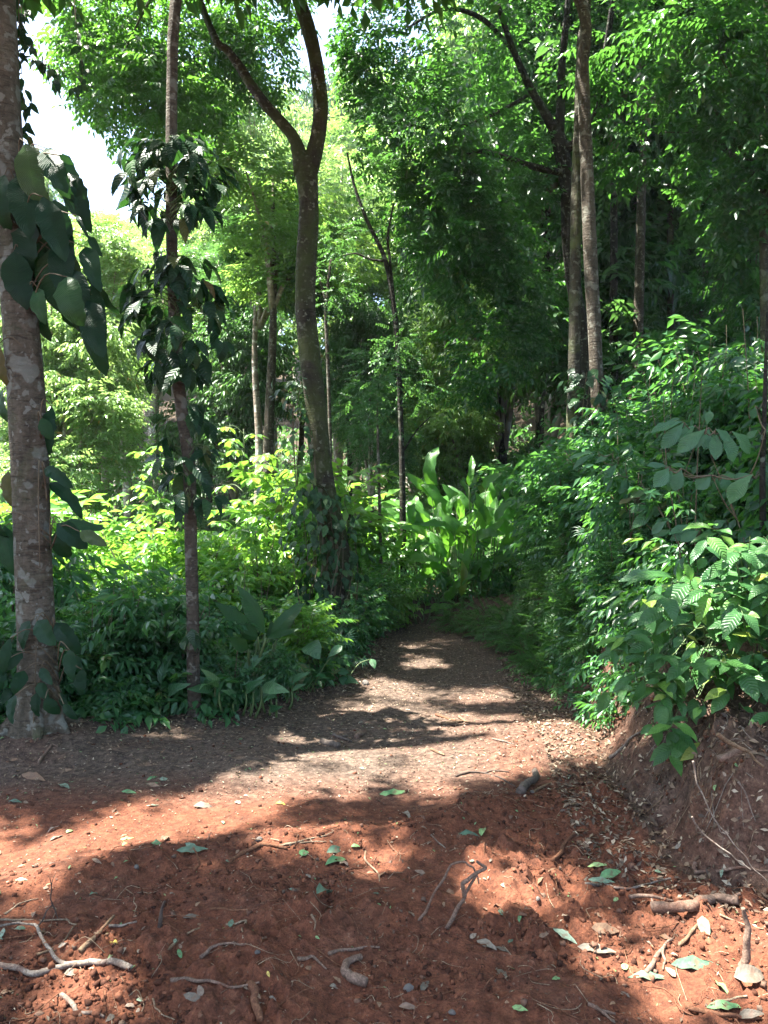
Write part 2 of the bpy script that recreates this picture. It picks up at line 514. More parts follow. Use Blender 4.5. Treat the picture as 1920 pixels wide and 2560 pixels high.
def soil_mat():
    m, nt, bs, out = nodes_of('earth')
    tc = nt.nodes.new('ShaderNodeTexCoord').outputs['Object']
    sp = nt.nodes.new('ShaderNodeSeparateColor'); nt.links.new(attr(nt, 'tint', 'Color'), sp.inputs[0])
    n1 = noise(nt, 3.0, 6, .6, tc); n2 = noise(nt, 26., 6, .65, tc); n3 = noise(nt, 110., 4, .6, tc)
    red = ramp_link(nt, n2, [(.28, (.045, .019, .012)), (.5, (.108, .040, .022)), (.75, (.175, .069, .037))])
    brown = ramp_link(nt, n2, [(.3, (.03, .021, .016)), (.5, (.078, .056, .043)), (.72, (.16, .118, .09))])
    humus = ramp_link(nt, n2, [(.3, (.018, .014, .01)), (.7, (.075, .055, .037))])
    fr = math_(nt, 'ADD', sp.outputs[0], math_(nt, 'MULTIPLY', math_(nt, 'SUBTRACT', n1, .5), .9), True)
    c = mix_col(nt, fr, brown, red)
    fh = math_(nt, 'ADD', sp.outputs[1], math_(nt, 'MULTIPLY', math_(nt, 'SUBTRACT', n1, .5), .5), True)
    c = mix_col(nt, fh, c, humus)
    c = mix_col(nt, 1.0, c, ramp_link(nt, n3, [(.25, (.55, .55, .58)), (.5, (1, 1, 1)), (.78, (1.4, 1.35, 1.3))]), 'MULTIPLY')
    vo = nt.nodes.new('ShaderNodeTexVoronoi'); vo.inputs['Scale'].default_value = 55.; nt.links.new(tc, vo.inputs['Vector'])
    # scattered bits of dry leaf and grit
    bit = math_(nt, 'LESS_THAN', vo.outputs['Distance'], .22)
    sc = nt.nodes.new('ShaderNodeSeparateColor'); nt.links.new(vo.outputs['Color'], sc.inputs[0])
    bit = math_(nt, 'MULTIPLY', bit, math_(nt, 'GREATER_THAN', sc.outputs[0], .72))
    bit = math_(nt, 'MULTIPLY', bit, math_(nt, 'SUBTRACT', 1.0, math_(nt, 'MULTIPLY', fr, .75)))
    bc = ramp_link(nt, sc.outputs[1], [(0, (.24, .17, .11)), (.5, (.14, .105, .08)), (1, (.28, .23, .18))])
    c = mix_col(nt, math_(nt, 'MULTIPLY', bit, .8), c, bc)
    nt.links.new(c, bs.inputs['Base Color'])
    bs.inputs['Roughness'].default_value = .95; bs.inputs['Specular IOR Level'].default_value = .15
    bp = nt.nodes.new('ShaderNodeBump'); bp.inputs['Strength'].default_value = .9; bp.inputs['Distance'].default_value = .02
    hgt = math_(nt, 'ADD', n2, math_(nt, 'MULTIPLY', n3, .45))
    nt.links.new(hgt, bp.inputs['Height']); nt.links.new(bp.outputs[0], bs.inputs['Normal'])
    return m

M = {}
M['soil'] = soil_mat()
M['canopy'] = leaf_mat('canopy_leaf', (.014, .052, .016), (.034, .10, .024), (.17, .44, .035), .45, .4, .45, c2=(.07, .16, .03))
M['right'] = leaf_mat('shaded_crown_leaf', (.010, .042, .019), (.023, .08, .028), (.14, .40, .04), .36, .5, .42, c2=(.06, .16, .03))  # greens darkened: shade of the right-hand side put into the leaf colour
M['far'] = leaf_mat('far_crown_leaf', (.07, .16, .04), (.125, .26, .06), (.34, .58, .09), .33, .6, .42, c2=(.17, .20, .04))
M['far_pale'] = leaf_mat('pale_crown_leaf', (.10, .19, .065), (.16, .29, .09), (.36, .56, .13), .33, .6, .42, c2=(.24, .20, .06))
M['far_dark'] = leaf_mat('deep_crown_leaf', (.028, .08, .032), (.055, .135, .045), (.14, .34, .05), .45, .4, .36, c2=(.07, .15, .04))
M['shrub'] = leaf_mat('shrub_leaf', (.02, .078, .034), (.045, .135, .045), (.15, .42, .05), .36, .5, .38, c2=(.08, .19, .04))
M['shrub_sunlit'] = leaf_mat('sunlit_shrub_leaf', (.06, .17, .03), (.11, .26, .045), (.30, .58, .05), .28, .6, .45, c2=(.20, .27, .04))  # lighter, yellower copy of the shrub leaf, sunlight put into its colour
M['fern'] = leaf_mat('fern_leaf', (.022, .075, .022), (.05, .13, .03), (.13, .34, .04), .45, .4, .4, c2=(.09, .2, .04))
M['climber'] = leaf_mat('climber_leaf', (.006, .026, .013), (.011, .038, .017), (.06, .2, .03), .34, .16, .14, veins=34, objvar=True, c2=(.03, .08, .03))
M['tree_climber'] = leaf_mat('aroid_leaf', (.005, .021, .010), (.012, .038, .015), (.07, .22, .03), .4, .18, .2, veins=9, objvar=True, c2=(.03, .075, .025))
M['ivy'] = leaf_mat('ivy_leaf', (.010, .036, .016), (.022, .066, .026), (.08, .22, .04), .4, .3, .22, veins=6, objvar=True, c2=(.05, .12, .04))
M['bush'] = leaf_mat('bush_leaf', (.024, .085, .03), (.052, .145, .042), (.15, .42, .05), .36, .38, .34, veins=11, objvar=True, c2=(.12, .27, .05))
M['sapling'] = leaf_mat('sapling_leaf', (.028, .095, .045), (.045, .13, .055), (.12, .32, .07), .4, .5, .3, veins=16, objvar=True, c2=(.06, .15, .06))
M['heliconia'] = leaf_mat('heliconia_leaf', (.04, .13, .03), (.075, .21, .035), (.22, .55, .04), .34, .5, .5, veins=26, objvar=True, c2=(.10, .25, .04))
M['paddle'] = leaf_mat('paddle_leaf', (.009, .040, .013), (.016, .06, .017), (.09, .30, .03), .4, .3, .22, veins=26, objvar=True)
M['broad'] = leaf_mat('broad_leaf', (.03, .095, .045), (.055, .14, .065), (.12, .32, .07), .38, .5, .3, veins=12, objvar=True, c2=(.09, .2, .09))
M['whorl'] = leaf_mat('whorl_leaf', (.06, .17, .03), (.11, .25, .04), (.28, .52, .05), .36, .5, .45, veins=8, objvar=True, c2=(.18, .30, .04))
M['palm'] = leaf_mat('palm_leaf', (.022, .08, .04), (.045, .125, .06), (.1, .28, .06), .36, .5, .28)
M['bark_pale'] = bark_mat('lichened_bark', (.125, .105, .078), (.05, .042, .03), (.16, .16, .135), .45, (.075, .09, .04), .25)
M['bark_brown'] = bark_mat('brown_bark', (.085, .07, .052), (.034, .028, .021), (.14, .135, .11), .4)
M['bark_moss'] = bark_mat('mossy_bark', (.055, .046, .034), (.018, .015, .012), (.15, .15, .12), .05, (.05, .062, .02), .75)
M['bark_dark'] = bark_mat('dark_bark', (.03, .026, .02), (.011, .01, .008), (.10, .11, .085), .1, (.05, .07, .02), .2)
M['bark_twin'] = bark_mat('green_grey_bark', (.065, .06, .042), (.028, .025, .018), (.12, .125, .095), .3, (.10, .125, .045), .5)
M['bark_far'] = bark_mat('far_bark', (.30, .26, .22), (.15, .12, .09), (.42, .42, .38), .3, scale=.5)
M['stem'] = plain_mat('green_stem', (.05, .09, .03), (.10, .14, .05), .6, 20)
M['stem_brown'] = plain_mat('brown_stem', (.07, .05, .03), (.14, .11, .07), .8, 20)
# ------------------------------------------------------------------ terrain: path, bank, forest floor
def build_terrain():
    a = np.radians(np.concatenate([np.linspace(-180, -60, 25)[:-1], np.linspace(-60, -33, 28)[:-1], np.arange(-33, 33.01, .22), np.linspace(33, 60, 28)[1:], np.linspace(60, 180, 25)[1:]]))
    r = np.concatenate([np.geomspace(.3, 2.0, 40)[:-1], np.geomspace(2.0, 12, 400)[:-1], np.geomspace(12, 40, 90)[:-1], np.geomspace(40, 136, 40)])
    A, R = np.meshgrid(a, r, indexing='ij')
    X, Y = R * np.sin(A), R * np.cos(A)
    Z = H(X.ravel(), Y.ravel()).reshape(X.shape)
    V = np.stack([X, Y, Z], -1).reshape(-1, 3)
    na, nr = len(a), len(r)
    i, j = np.meshgrid(np.arange(na - 1), np.arange(nr - 1), indexing='ij')
    Q = np.stack([i * nr + j, i * nr + j + 1, (i + 1) * nr + j + 1, (i + 1) * nr + j], -1).reshape(-1, 4)[:, ::-1]
    V = np.vstack([V, [0, 0, float(H(np.array([0.]), np.array([0.]))[0])]])
    c = len(V) - 1
    T = np.stack([np.full(na - 1, c), np.arange(1, na) * nr, np.arange(na - 1) * nr], -1)[:, ::-1]
    x, y = V[:, 0], V[:, 1]
    d = bank_d(x, y)
    inpath = smooth(-.25, .15, x - xl(y)) * smooth(.1, -.1, x - xr(y)) * (y < 11.8)
    rough = rough_zone(x, y)
    red = np.clip(.95 * smooth(4.9, 3.6, y) + .28 * smooth(8.5, 5, y) + .35 * rough, 0, 1) 
    red = np.where(d > 0, (.12 + .5 * fbm(x * 1.7, y * 1.7, seed=61)) * smooth(1.2, .6, d) * smooth(12, 9, y), red)
    red = np.maximum(red, .6 * np.exp(-(((x + 2.28) / .5) ** 2 + ((y - 5.2) / .45) ** 2)))
    brownish = smooth(-1.0, .5, -x) * smooth(3.9, 4.6, y) * .35
    red = np.clip(red - brownish, 0, 1)
    hum = np.clip(1 - np.maximum(inpath, smooth(-.05, .1, d) * smooth(1.3, .7, d) * smooth(13, 11, y)), 0, 1)
    hum = np.maximum(hum, .55 * smooth(.05, .3, d) * smooth(.3, .6, fbm(x * 2.5, y * 2.5, seed=62)))
    tint = np.stack([red, hum, np.zeros_like(red)], -1)
    cx, cyy = V[Q].mean(1)[:, 0], V[Q].mean(1)[:, 1]
    dq = bank_d(cx, cyy)
    isb = (dq > 0) & (dq < 1.1) & (cyy > -2) & (cyy < 13)
    isp = (dq <= 0) & (cx > xl(cyy)) & (cyy < 11.6) & (cyy > -6)
    def sub(name, qs, ts=None):
        idx = np.unique(np.concatenate([qs.ravel()] + ([ts.ravel()] if ts is not None else [])))
        mp = np.full(len(V), -1); mp[idx] = np.arange(len(idx))
        setting(name, new_mesh(name, V[idx], mp[ts] if ts is not None else None, mp[qs], M['soil'], tint[idx]))
    sub('dirt_path', Q[isp], T)
    sub('earth_bank', Q[isb])
    sub('ground', Q[~isp & ~isb])

build_terrain()

# ------------------------------------------------------------------ sprays of small leaves
def make_spray(seed, n=9, leaf=.36, width=.42, droop=.35, ang=60, length=1.0, flat=.35, mode='alt'):
    r = np.random.default_rng(seed)
    Vs, Ts = [], []
    for i in range(n):
        if mode == 'whorl':
            a = i / n * 2 * math.pi + r.uniform(-.2, .2); base = np.array([0., 0, 0])
            d = np.array([math.cos(a), math.sin(a), -droop * r.uniform(.4, 1.3)])
        else:
            t = (i + .8) / n
            side = 1 if i % 2 else -1
            an = math.radians(ang * r.uniform(.7, 1.2)) * (1 - .75 * (t > .93))
            base = np.array([t * length, 0, -.12 * t * t])
            d = np.array([math.cos(an), side * math.sin(an), -droop * r.uniform(.2, 1.8)])
        d = unit(d)
        up = unit(np.array([r.normal(0, flat), r.normal(0, flat), 1.0]))
        s = unit(np.cross(up, d)); up = np.cross(d, s)
        l = leaf * r.uniform(.75, 1.2); w = l * width
        m = base + d * l * .42
        Vs += [base, m + s * w * .5 + up * .1 * l, base + d * l - up * .12 * l, m - s * w * .5 + up * .1 * l]
        k = len(Vs) - 4
        Ts += [[k, k + 2, k + 1], [k, k + 3, k + 2]]
    return np.array(Vs), np.array(Ts)

def put_sprays(mb, tpls, P, d, up, scale, tint=None, r=rng):
    P = np.asarray(P, float); n = len(P)
    if n == 0: return
    d = unit(d); up = np.asarray(up, float)
    up = up - d * np.sum(up * d, 1, keepdims=True); up = unit(up)
    s = np.cross(up, d)
    which = r.integers(0, len(tpls), n)
    scale = np.broadcast_to(np.asarray(scale, float), (n,))
    tint = r.random(n) if tint is None else tint
    for k, (tv, tt) in enumerate(tpls):
        ix = np.nonzero(which == k)[0]
        if not len(ix): continue
        V = (P[ix, None, :] + scale[ix, None, None] * (tv[None, :, 0:1] * d[ix, None, :] + tv[None, :, 1:2] * s[ix, None, :] + tv[None, :, 2:3] * up[ix, None, :]))
        nv = len(tv)
        T = tt[None] + (np.arange(len(ix)) * nv)[:, None, None]
        tn = np.repeat(np.clip(tint[ix, None] * .6 + r.random((len(ix), nv // 4)) * .4, 0, 1), 4, axis=1)
        mb.add(V.reshape(-1, 3), T.reshape(-1, 3), None, tn.ravel())

SPR = {
    'oval': [make_spray(i, 9, .36, .46, .45) for i in range(5)],
    'pinnate': [make_spray(20 + i, 13, .32, .44, .3, 66, flat=.25) for i in range(4)],
    'droop': [make_spray(40 + i, 10, .38, .36, 1.1, 50, flat=.5) for i in range(5)],
    'whorl': [make_spray(60 + i, 8, .6, .36, .5, mode='whorl', flat=.2) for i in range(4)],
    'fine': [make_spray(80 + i, 14, .22, .5, .3, 65, flat=.4) for i in range(4)],
    'fern': [make_spray(100 + i, 26, .17, .32, .12, 78, flat=.1) for i in range(3)],
}

def out_dirs(n, c=None, P=None, droop=.25, r=rng):
    a = r.uniform(0, 2 * np.pi, n)
    d = np.stack([np.cos(a), np.sin(a), r.normal(-droop, .35, n)], -1)
    if P is not None:
        o = unit(P - c); o[:, 2] *= .4
        d = d * .7 + o
    return unit(d)

def ups(n, r=rng, sp=.35):
    return np.stack([r.normal(0, sp, n), r.normal(0, sp, n), np.ones(n)], -1)

# ------------------------------------------------------------------ crowns drawn where the photograph has them
def blob_points(c, rad, n, seed, thr=.45, freq=1.4, shell=.45):
    r = np.random.default_rng(seed)
    q = r.normal(size=(int(n * 2.6), 3)); q = unit(q) * (r.random((len(q), 1)) ** shell)
    P = np.asarray(c) + q * np.asarray(rad)
    f = fbm(P[:, 0] * freq, P[:, 1] * freq, P[:, 2] * freq, seed=seed % 97, octv=3)
    P = P[f > thr]
    return P[:n]

def pix_blob(px, py, Y, rx, ry, depth=None):
    c = W(px, py, Y)
    return c, np.array([rx / F * Y, (depth or rx / F * Y), ry / F * Y])

SKY_GAPS = [dp((92, -40), (122, -40), (128, 60), (118, 130), (125, 190), (170, 225), (212, 280), (240, 335), (235, 385), (190, 415), (165, 400), (150, 330), (110, 200), (85, 120)),
            dp((690, -60), (770, -60), (760, 20), (740, 60), (735, 95), (700, 135), (692, 60)),
            dp((520, 250), (560, 240), (600, 300), (560, 370), (510, 370), (490, 300)),
            dp((480, 180), (540, 215), (560, 260), (500, 240)),
            dp((985, 10), (1040, 20), (1045, 65), (1000, 60)),
            dp((570, 120), (600, 130), (590, 175), (560, 160))]

def not_in_gaps(P, jit=14, only=None):
    px, py = proj(P)
    n = (fbm(px / 40, py / 40, seed=77) - .5) * 2 * jit * 2
    bad = np.zeros(len(P), bool)
    for k, g in enumerate(SKY_GAPS):
        if only is None or k in only:
            bad |= in_poly(g, px + n, py + n)
    return P[~bad]

def crown_mesh(name, blobs, mat, spr, scale=.34, per_m2=95, off=(0, 0, 0), thr=.44, seed=1, freq=1.4, droop=.25, gaps=True):
    mb = MB(); r = np.random.default_rng(seed)
    for k, (c, rad) in enumerate(blobs):
        n = int(per_m2 * math.pi * rad[0] * rad[2])
        P = blob_points(c, rad, n, seed * 31 + k, thr, freq)
        if gaps: P = not_in_gaps(P)
        if not len(P): continue
        P2_ = P[~sunlit(P)]
        P = P2_ if len(P2_) > .12 * len(P) else P
        put_sprays(mb, SPR[spr], P, out_dirs(len(P), np.asarray(c), P, droop, r), ups(len(P), r), scale * r.uniform(.75, 1.25, len(P)), r=r)
    return mb.mesh(name, mat, off)

def twig_net(mb, start, targets, r0, seed, sag=.1):
    r = np.random.default_rng(seed)
    for t in targets:
        t = np.asarray(t); s = np.asarray(start)
        m1 = s + (t - s) * .35 + r.normal(0, .12, 3) * np.linalg.norm(t - s) * .5 + [0, 0, .1 * np.linalg.norm(t - s)]
        m2 = s + (t - s) * .7 + r.normal(0, .1, 3) * np.linalg.norm(t - s) * .5
        V, T, Q = tube([s, m1, m2, t], [r0, r0 * .7, r0 * .45, r0 * .18], 9, 6, .08, seed)
        mb.add(V, T, Q)

def trunk_tube(pix, Y, rads, n=40, segs=14, bump=.09, seed=0, base_z=None, more=None, flare=0.):
    """trunk through display-pixel centres (top to bottom given in any order, listed bottom first) at distance Y"""
    P = [W(x * S, y * S, Y) for x, y in pix]
    R = [q * S / F * Y for q in rads]
    if base_z is not None:
        b = P[0].copy(); b[2] = base_z; P = [b] + P; R = [R[0] * (1 + flare)] + R
    if more is not None:
        for p, q in more: P.append(np.asarray(p, float)); R.append(q)
    return P, R

def hz(x, y): return float(H(np.array([x]), np.array([y]))[0])

# sunlit plants: keep the sky above them open
LIT_BALLS += [((-1.35, 9.2, 1.7), .6), ((-1.9, 10.4, 2.0), .6), ((.7, 12.2, 1.2), 1.15), ((1.2, 12.8, 1.6), 1.0), (W(1790, 1560, 4.1), .33), (W(1870, 1440, 4.2), .25), (W(1560, 1690, 4.6), .1), (W(1580, 1310, 5.2), .16), (W(1500, 1280, 6.5), .3), (W(1640, 780, 14), .9), (W(1250, 1300, 8.5), .2), (W(1400,1330,8.), .25), (W(1500,1150,9), .35)]

trees = {}
def limb_free(P): return not sunlit(np.asarray([p for p in P[1:]] + [(np.asarray(P[0]) + np.asarray(P[1])) / 2])).any()

def make_tree(name, label, loc, trunk, mat, limbs=(), crown=None, crown_mat=None, group=None, segs=14, n=44, bump=.09, seed=1, extra_trunks=(), keep=0):
    t = thing('tree' if name is None else name, label, 'tree', loc, group)
    off = np.asarray(loc, float)
    mb = MB()
    for k, (P, R) in enumerate([trunk] + list(extra_trunks)):
        V, T, Q = tube(P, R, n, segs, bump, seed + k, freq=2.2)
        mb.add(V, T, Q)
    part('trunk', mb.mesh('trunk', mat, off), t)
    limbs = [l for k, l in enumerate(limbs) if l[1][0] > .06 or k < keep or limb_free(l[0])]
    for k, (P, R) in enumerate(limbs):
        mb = MB(); V, T, Q = tube(P, R, 30, max(8, segs - 4), bump, seed + 10 + k, freq=2.2); mb.add(V, T, Q)
        part('limb', mb.mesh('limb', mat, off), t)
    if crown is not None:
        part('crown', crown, t)
    trees[label] = t
    return t

# ---- canopy out of view, added and gapped to cast shade, shared out between the trees that carry it
def clear(P, d, L):
    return P[~(sunlit(P) | sunlit(P + d * L * .5) | sunlit(P + d * L))]

def shade_canopy_points(n, dom, lo, seed, zmax=4.5):
    r = np.random.default_rng(seed)
    g = np.stack([r.uniform(dom[0], dom[1], n), r.uniform(dom[2], dom[3], n)], -1)
    gz = H(g[:, 0], g[:, 1], False)
    f = fbm(g[:, 0] * 2.2, g[:, 1] * 2.2, seed=seed, octv=3)
    keep = f > .36
    g, gz = g[keep], gz[keep]
    # heights: above the top edge of the picture
    t = np.full(len(g), 8.0)
    for _ in range(6):
        y = g[:, 1] + SUN[1] * t
        zmin = np.maximum(lo, CAM_Z + .74 * np.maximum(y, 0))
        t = (zmin + 0 - gz) / SUN[2]
    t = t + r.random(len(g)) ** 1.5 * zmax
    P = np.stack([g[:, 0] + SUN[0] * t, g[:, 1] + SUN[1] * t, gz + SUN[2] * t], -1)
    return P[~sunlit(P)]

r5 = np.random.default_rng(500)
for _k in range(60):   # sun flecks that reach the foliage of the right-hand slope
    _y = r5.uniform(5.5, 14); _x = float(xr(min(_y, 9.5))) + r5.uniform(.4, 4.5)
    LIT_BALLS.append(((_x, _y, hz(_x, _y) + r5.uniform(.3, 2.2)), r5.uniform(.08, .26)))
for _k in range(45):
    _y = r5.uniform(11, 20); _x = r5.uniform(2.5, .5 * _y)
    LIT_BALLS.append(((_x, _y, hz(_x, _y) + r5.uniform(.8, 6)), r5.uniform(.15, .35)))
for _k in range(75):   # small flecks of sun on the trail and the dug soil
    _y = 2.1 + 8 * r5.random() ** 1.5; _x = r5.uniform(-.5, .5) * min(_y, 5)
    LIT_BALLS.append(((_x, _y, hz(_x, _y)), r5.uniform(.02, .09)))
CAN = np.concatenate([shade_canopy_points(14000, (-4.2, 3.2, .3, 8.2), 7.0, 5), shade_canopy_points(4200, (-1.5, 3.5, 8.2, 11.0), 8.0, 6),
                      shade_canopy_points(8500, (2.0, 11.0, 3.0, 22.0), 8.0, 7), shade_canopy_points(2500, (-7.5, -4.0, 1.0, 8.0), 7.0, 9)])
# (name, place the crown is counted from)
T1_TOP, T2_TOP, T3L, T3R, TW_TOP, TD_TOP = (-3.3, 5.6, 10.), (-1.7, 6.4, 10.), (-3., 10.5, 10.), (-.9, 9.6, 10.), (1.7, 9.2, 12.), (3.0, 14, 13.)
T0_TOP = (-4.6, .8, 10.)
CARR = np.array([T1_TOP, T2_TOP, T3L, T3R, TW_TOP, TD_TOP, (6.0, 16, 13.), (4.6, 9.0, 12.), T0_TOP])
OWN = np.argmin(((CAN[:, None, :2] - CARR[None, :, :2]) ** 2).sum(-1), 1)

def shade_canopy_part(k, mb, seed):
    P = CAN[OWN == k]
    r = np.random.default_rng(seed)
    D = out_dirs(len(P), CARR[k], P, .15, r)
    ok = ~(sunlit(P + D * .22) | sunlit(P + D * .45))
    P, D = P[ok], D[ok]
    put_sprays(mb, SPR['oval'], P, D, ups(len(P), r, .25), .50 * r.uniform(.8, 1.25, len(P)), r=r)
    return P

def far_targets(P, n, seed):
    r = np.random.default_rng(seed)
    return P[r.choice(len(P), min(n, len(P)), replace=False)] if len(P) else []

def crown_of(k, blobs, spr, mat, loc, seed, scale=.34, per_m2=95, thr=.44):
    mb = MB(); r = np.random.default_rng(seed)
    cp = shade_canopy_part(k, mb, seed) if k is not None else np.zeros((0, 3))
    for q, (c, rad) in enumerate(blobs):
        n = int(per_m2 * math.pi * rad[0] * rad[2])
        P = blob_points(c, rad, n, seed * 31 + q, thr, 2.1)
        P = not_in_gaps(P)
        D = out_dirs(len(P), np.asarray(c), P, .12, r)
        ok = ~(sunlit(P) | sunlit(P + D * .17) | sunlit(P + D * .34))
        P, D = P[ok], D[ok]
        put_sprays(mb, SPR[spr], P, D, ups(len(P), r, .3), scale * r.uniform(.75, 1.25, len(P)), r=r)
    return mb.mesh('crown', mat, loc), cp

# T1: big lichened trunk at the left edge
def base_of(px, Y): return np.array([(px * S - 960) / F * Y, Y, hz((px * S - 960) / F * Y, Y)])
def build_main_trees():
    # 1 -----------------------------------------------------------
    Y = 5.25
    b = base_of(84, Y)
    P, R = trunk_tube([(82, 1500), (81, 1400), (71, 1200), (60, 900), (36, 600), (14, 300), (-2, 0)], Y, [44, 40, 38, 37, 36, 34, 32], base_z=b[2] - .25, flare=.75,
                      more=[((-2.75, 5.35, 6.6), .10), ((-3.0, 5.5, 8.6), .08), (T1_TOP, .05)])
    cm, cp = crown_of(0, [], 'oval', M['canopy'], b, 51)
    lb = []
    for q in far_targets(cp, 9, 3):
        m = P[-2] + (q - P[-2]) * .5 + [0, 0, .3]
        lb.append(([P[-3] if q[2] < 9 else P[-2], m, q], [.05, .03, .012]))
    t = make_tree('tree', 'stout lichen-patched tree trunk at the left edge, its flared root foot in bare red earth', b, (P, R), M['bark_pale'], lb, cm, segs=24, n=90, bump=.1, seed=2)
    # buttress roots
    for dx, dy, s in ((.26, -.10, 5), (-.24, -.16, 6), (.10, -.24, 7), (.24, .16, 8)):
        e = b + np.array([dx, dy, 0]); e[2] = hz(e[0], e[1]) - .03
        mb = MB(); V, T, Q = tube([b + [dx * .15, dy * .15, .36], b + [dx * .45, dy * .45, .10], b + [dx * .75, dy * .75, .0], e], [.05, .055, .04, .015], 16, 9, .2, s)
        mb.add(V, T, Q); part('root', mb.mesh('root', M['bark_pale'], b), t)
    # 2 -----------------------------------------------------------
    Y = 5.85
    b = base_of(422, Y)
    P, R = trunk_tube([(420, 1520), (418, 1450), (416, 1300), (412, 1150), (408, 1000), (395, 900), (383, 800), (375, 640), (370, 480), (370, 330), (372, 150), (380, 0)], Y,
                      [14.5, 13.5, 13, 13, 13.5, 14, 13.5, 12.5, 12, 12, 11.5, 12], base_z=b[2] - .12, flare=.35, more=[((-1.5, 6.0, 7.2), .04), (T2_TOP, .025)])
    cm, cp = crown_of(1, [], 'oval', M['canopy'], b, 52)
    lb = [([P[-2], P[-2] + (q - P[-2]) * .5 + [0, 0, .25], q], [.03, .02, .01]) for q in far_targets(cp, 8, 4)]
    make_tree('tree', 'slender pale-barked tree with a slight S-bend standing at the edge of the dirt path', b, (P, R), M['bark_brown'], lb, cm, segs=18, n=110, bump=.13, seed=6)
    # 3 forked ----------------------------------------------------
    Y = 8.8
    b = base_of(733, Y)
    P, R = trunk_tube([(733, 1400), (730, 1330), (722, 1250), (712, 1150), (700, 1050), (688, 950), (680, 850), (668, 760), (660, 650), (662, 560), (667, 450), (662, 385), (660, 345)], Y,
                      [25, 24, 24, 24, 23.5, 23, 22.5, 22, 22, 22, 20.5, 24, 22], base_z=b[2] - .2, flare=.4)
    PR, RR = trunk_tube([(664, 375), (682, 318), (692, 250), (690, 190), (680, 120), (662, 50), (640, -20)], Y, [22, 17, 16, 15.5, 15, 15, 14], more=[((-1.2, 8.9, 8.4), .05), ((-.9, 9.4, 9.6), .03)])
    PL, RL = trunk_tube([(656, 375), (638, 305), (608, 265), (575, 228), (547, 180), (522, 130), (492, 80), (462, 38)], Y, [21, 13, 12, 11.5, 11, 10.5, 9, 8], more=[((-2.75, 10.3, 9.2), .035), ((-3.4, 12.0, 10.6), .025)])
    for k, p in enumerate(PL[3:8]): p[1] += .08 * k; p[0] -= .02 * k
    P2, R2 = trunk_tube([(742, 1330), (746, 1240), (741, 1180), (725, 1110), (700, 1030), (690, 950)], Y + .12, [13, 13, 13, 13, 12, 10], base_z=b[2] - .2)
    Yc = 14.5
    blobs = [pix_blob(*q) for q in [(250, 110, Yc, 150, 130), (170, 120, 13.5, 70, 90), (215, 230, 14, 60, 50), (400, 60, Yc - 1, 170, 110), (360, 250, Yc, 150, 110), (530, 160, Yc, 140, 150), (480, 300, Yc + 1, 110, 70), (630, 90, Yc, 100, 110), (230, 20, 13., 130, 90),
                                    (560, 20, Yc, 150, 80), (700, 30, Yc - 1, 60, 80), (300, 180, Yc - 1.5, 120, 110), (440, 190, Yc - 1.5, 130, 110), (660, 190, Yc, 60, 70), (360, 390, Yc + 1, 50, 40)]]
    cm, cp = crown_of(2, blobs, 'oval', M['canopy'], b, 53, .36, 105, .40)
    mb = MB(); cp3 = shade_canopy_part(3, mb, 77)
    cm2 = mb.mesh('crown', M['canopy'], b) if len(cp3) else None
    lb = [(PL, RL), (PR, RR)]
    for k, (c, rad) in enumerate(blobs):
        s = PL[-1] if k < 9 else PL[-2]
        lb.append(([s, s + (c - s) * .5 + [0, 0, .2], c + [0, 0, .2]], [.03, .022, .008]))
    lb += [([PR[-2], PR[-2] + (q - PR[-2]) * .5 + [0, 0, .25], q], [.035, .02, .01]) for q in far_targets(cp3, 5, 4)]
    t = make_tree('tree', 'mossy forked tree beside the path, two bare limbs parting in a Y above the trunk', b, (P, R), M['bark_moss'], lb, cm, segs=20, n=80, bump=.12, seed=9, extra_trunks=[(P2, R2)], keep=2)
    if cm2: part('crown', cm2, t)
    # twins ---------------------------------------------------------
    Y = 9.6
    b = base_of(1238, Y)
    P, R = trunk_tube([(1236, 940), (1240, 800), (1242, 600), (1245, 420), (1250, 250), (1254, 100), (1258, -40)], Y + .1, [13, 12.5, 12, 11.5, 10, 9, 8], base_z=b[2] - .2, more=[((1.6, 9.8, 9.5), .04), ((1.4, 9.9, 11), .03)])
    cm, cp = crown_of(4, [], 'oval', M['canopy'], b, 54)
    lb = [([P[-2], P[-2] + (q - P[-2]) * .5 + [0, 0, .3], q], [.03, .02, .01]) for q in far_targets(cp, 6, 5)]
    make_tree('tree', 'pale grey-green straight trunk, left one of the twin trunks standing on the right bank', b, (P, R), M['bark_twin'], lb, cm, segs=18, n=60, bump=.06, seed=13)
    b = base_of(1292, Y)
    P, R = trunk_tube([(1293, 920), (1288, 800), (1284, 700), (1278, 600), (1271, 450), (1265, 300), (1259, 150), (1253, 0)], Y - .1, [15.5, 14.5, 14.5, 14.5, 14, 13.5, 12.5, 12], base_z=b[2] - .2, more=[((1.55, 9.4, 9.5), .06), ((1.6, 9.3, 12), .03)])
    cm, cp = crown_of(7, [], 'oval', M['canopy'], b, 55)
    lb = [([P[-2], P[-2] + (q - P[-2]) * .5 + [0, 0, .3], q], [.04, .02, .01]) for q in far_targets(cp, 6, 6)]
    make_tree('tree', 'brown leaning trunk, right one of the twin trunks standing on the right bank', b, (P, R), M['bark_brown'], lb, cm, segs=18, n=60, bump=.1, seed=14)
    # dark spreading tree behind the twins
    Y = 13.
    b = base_of(1266, Y)
    P, R = trunk_tube([(1266, 880), (1262, 740), (1243, 640), (1229, 520), (1224, 400), (1212, 320), (1198, 275)], Y, [16, 16, 15, 15, 15, 17, 14], base_z=b[2] - .2)
    limbs = []
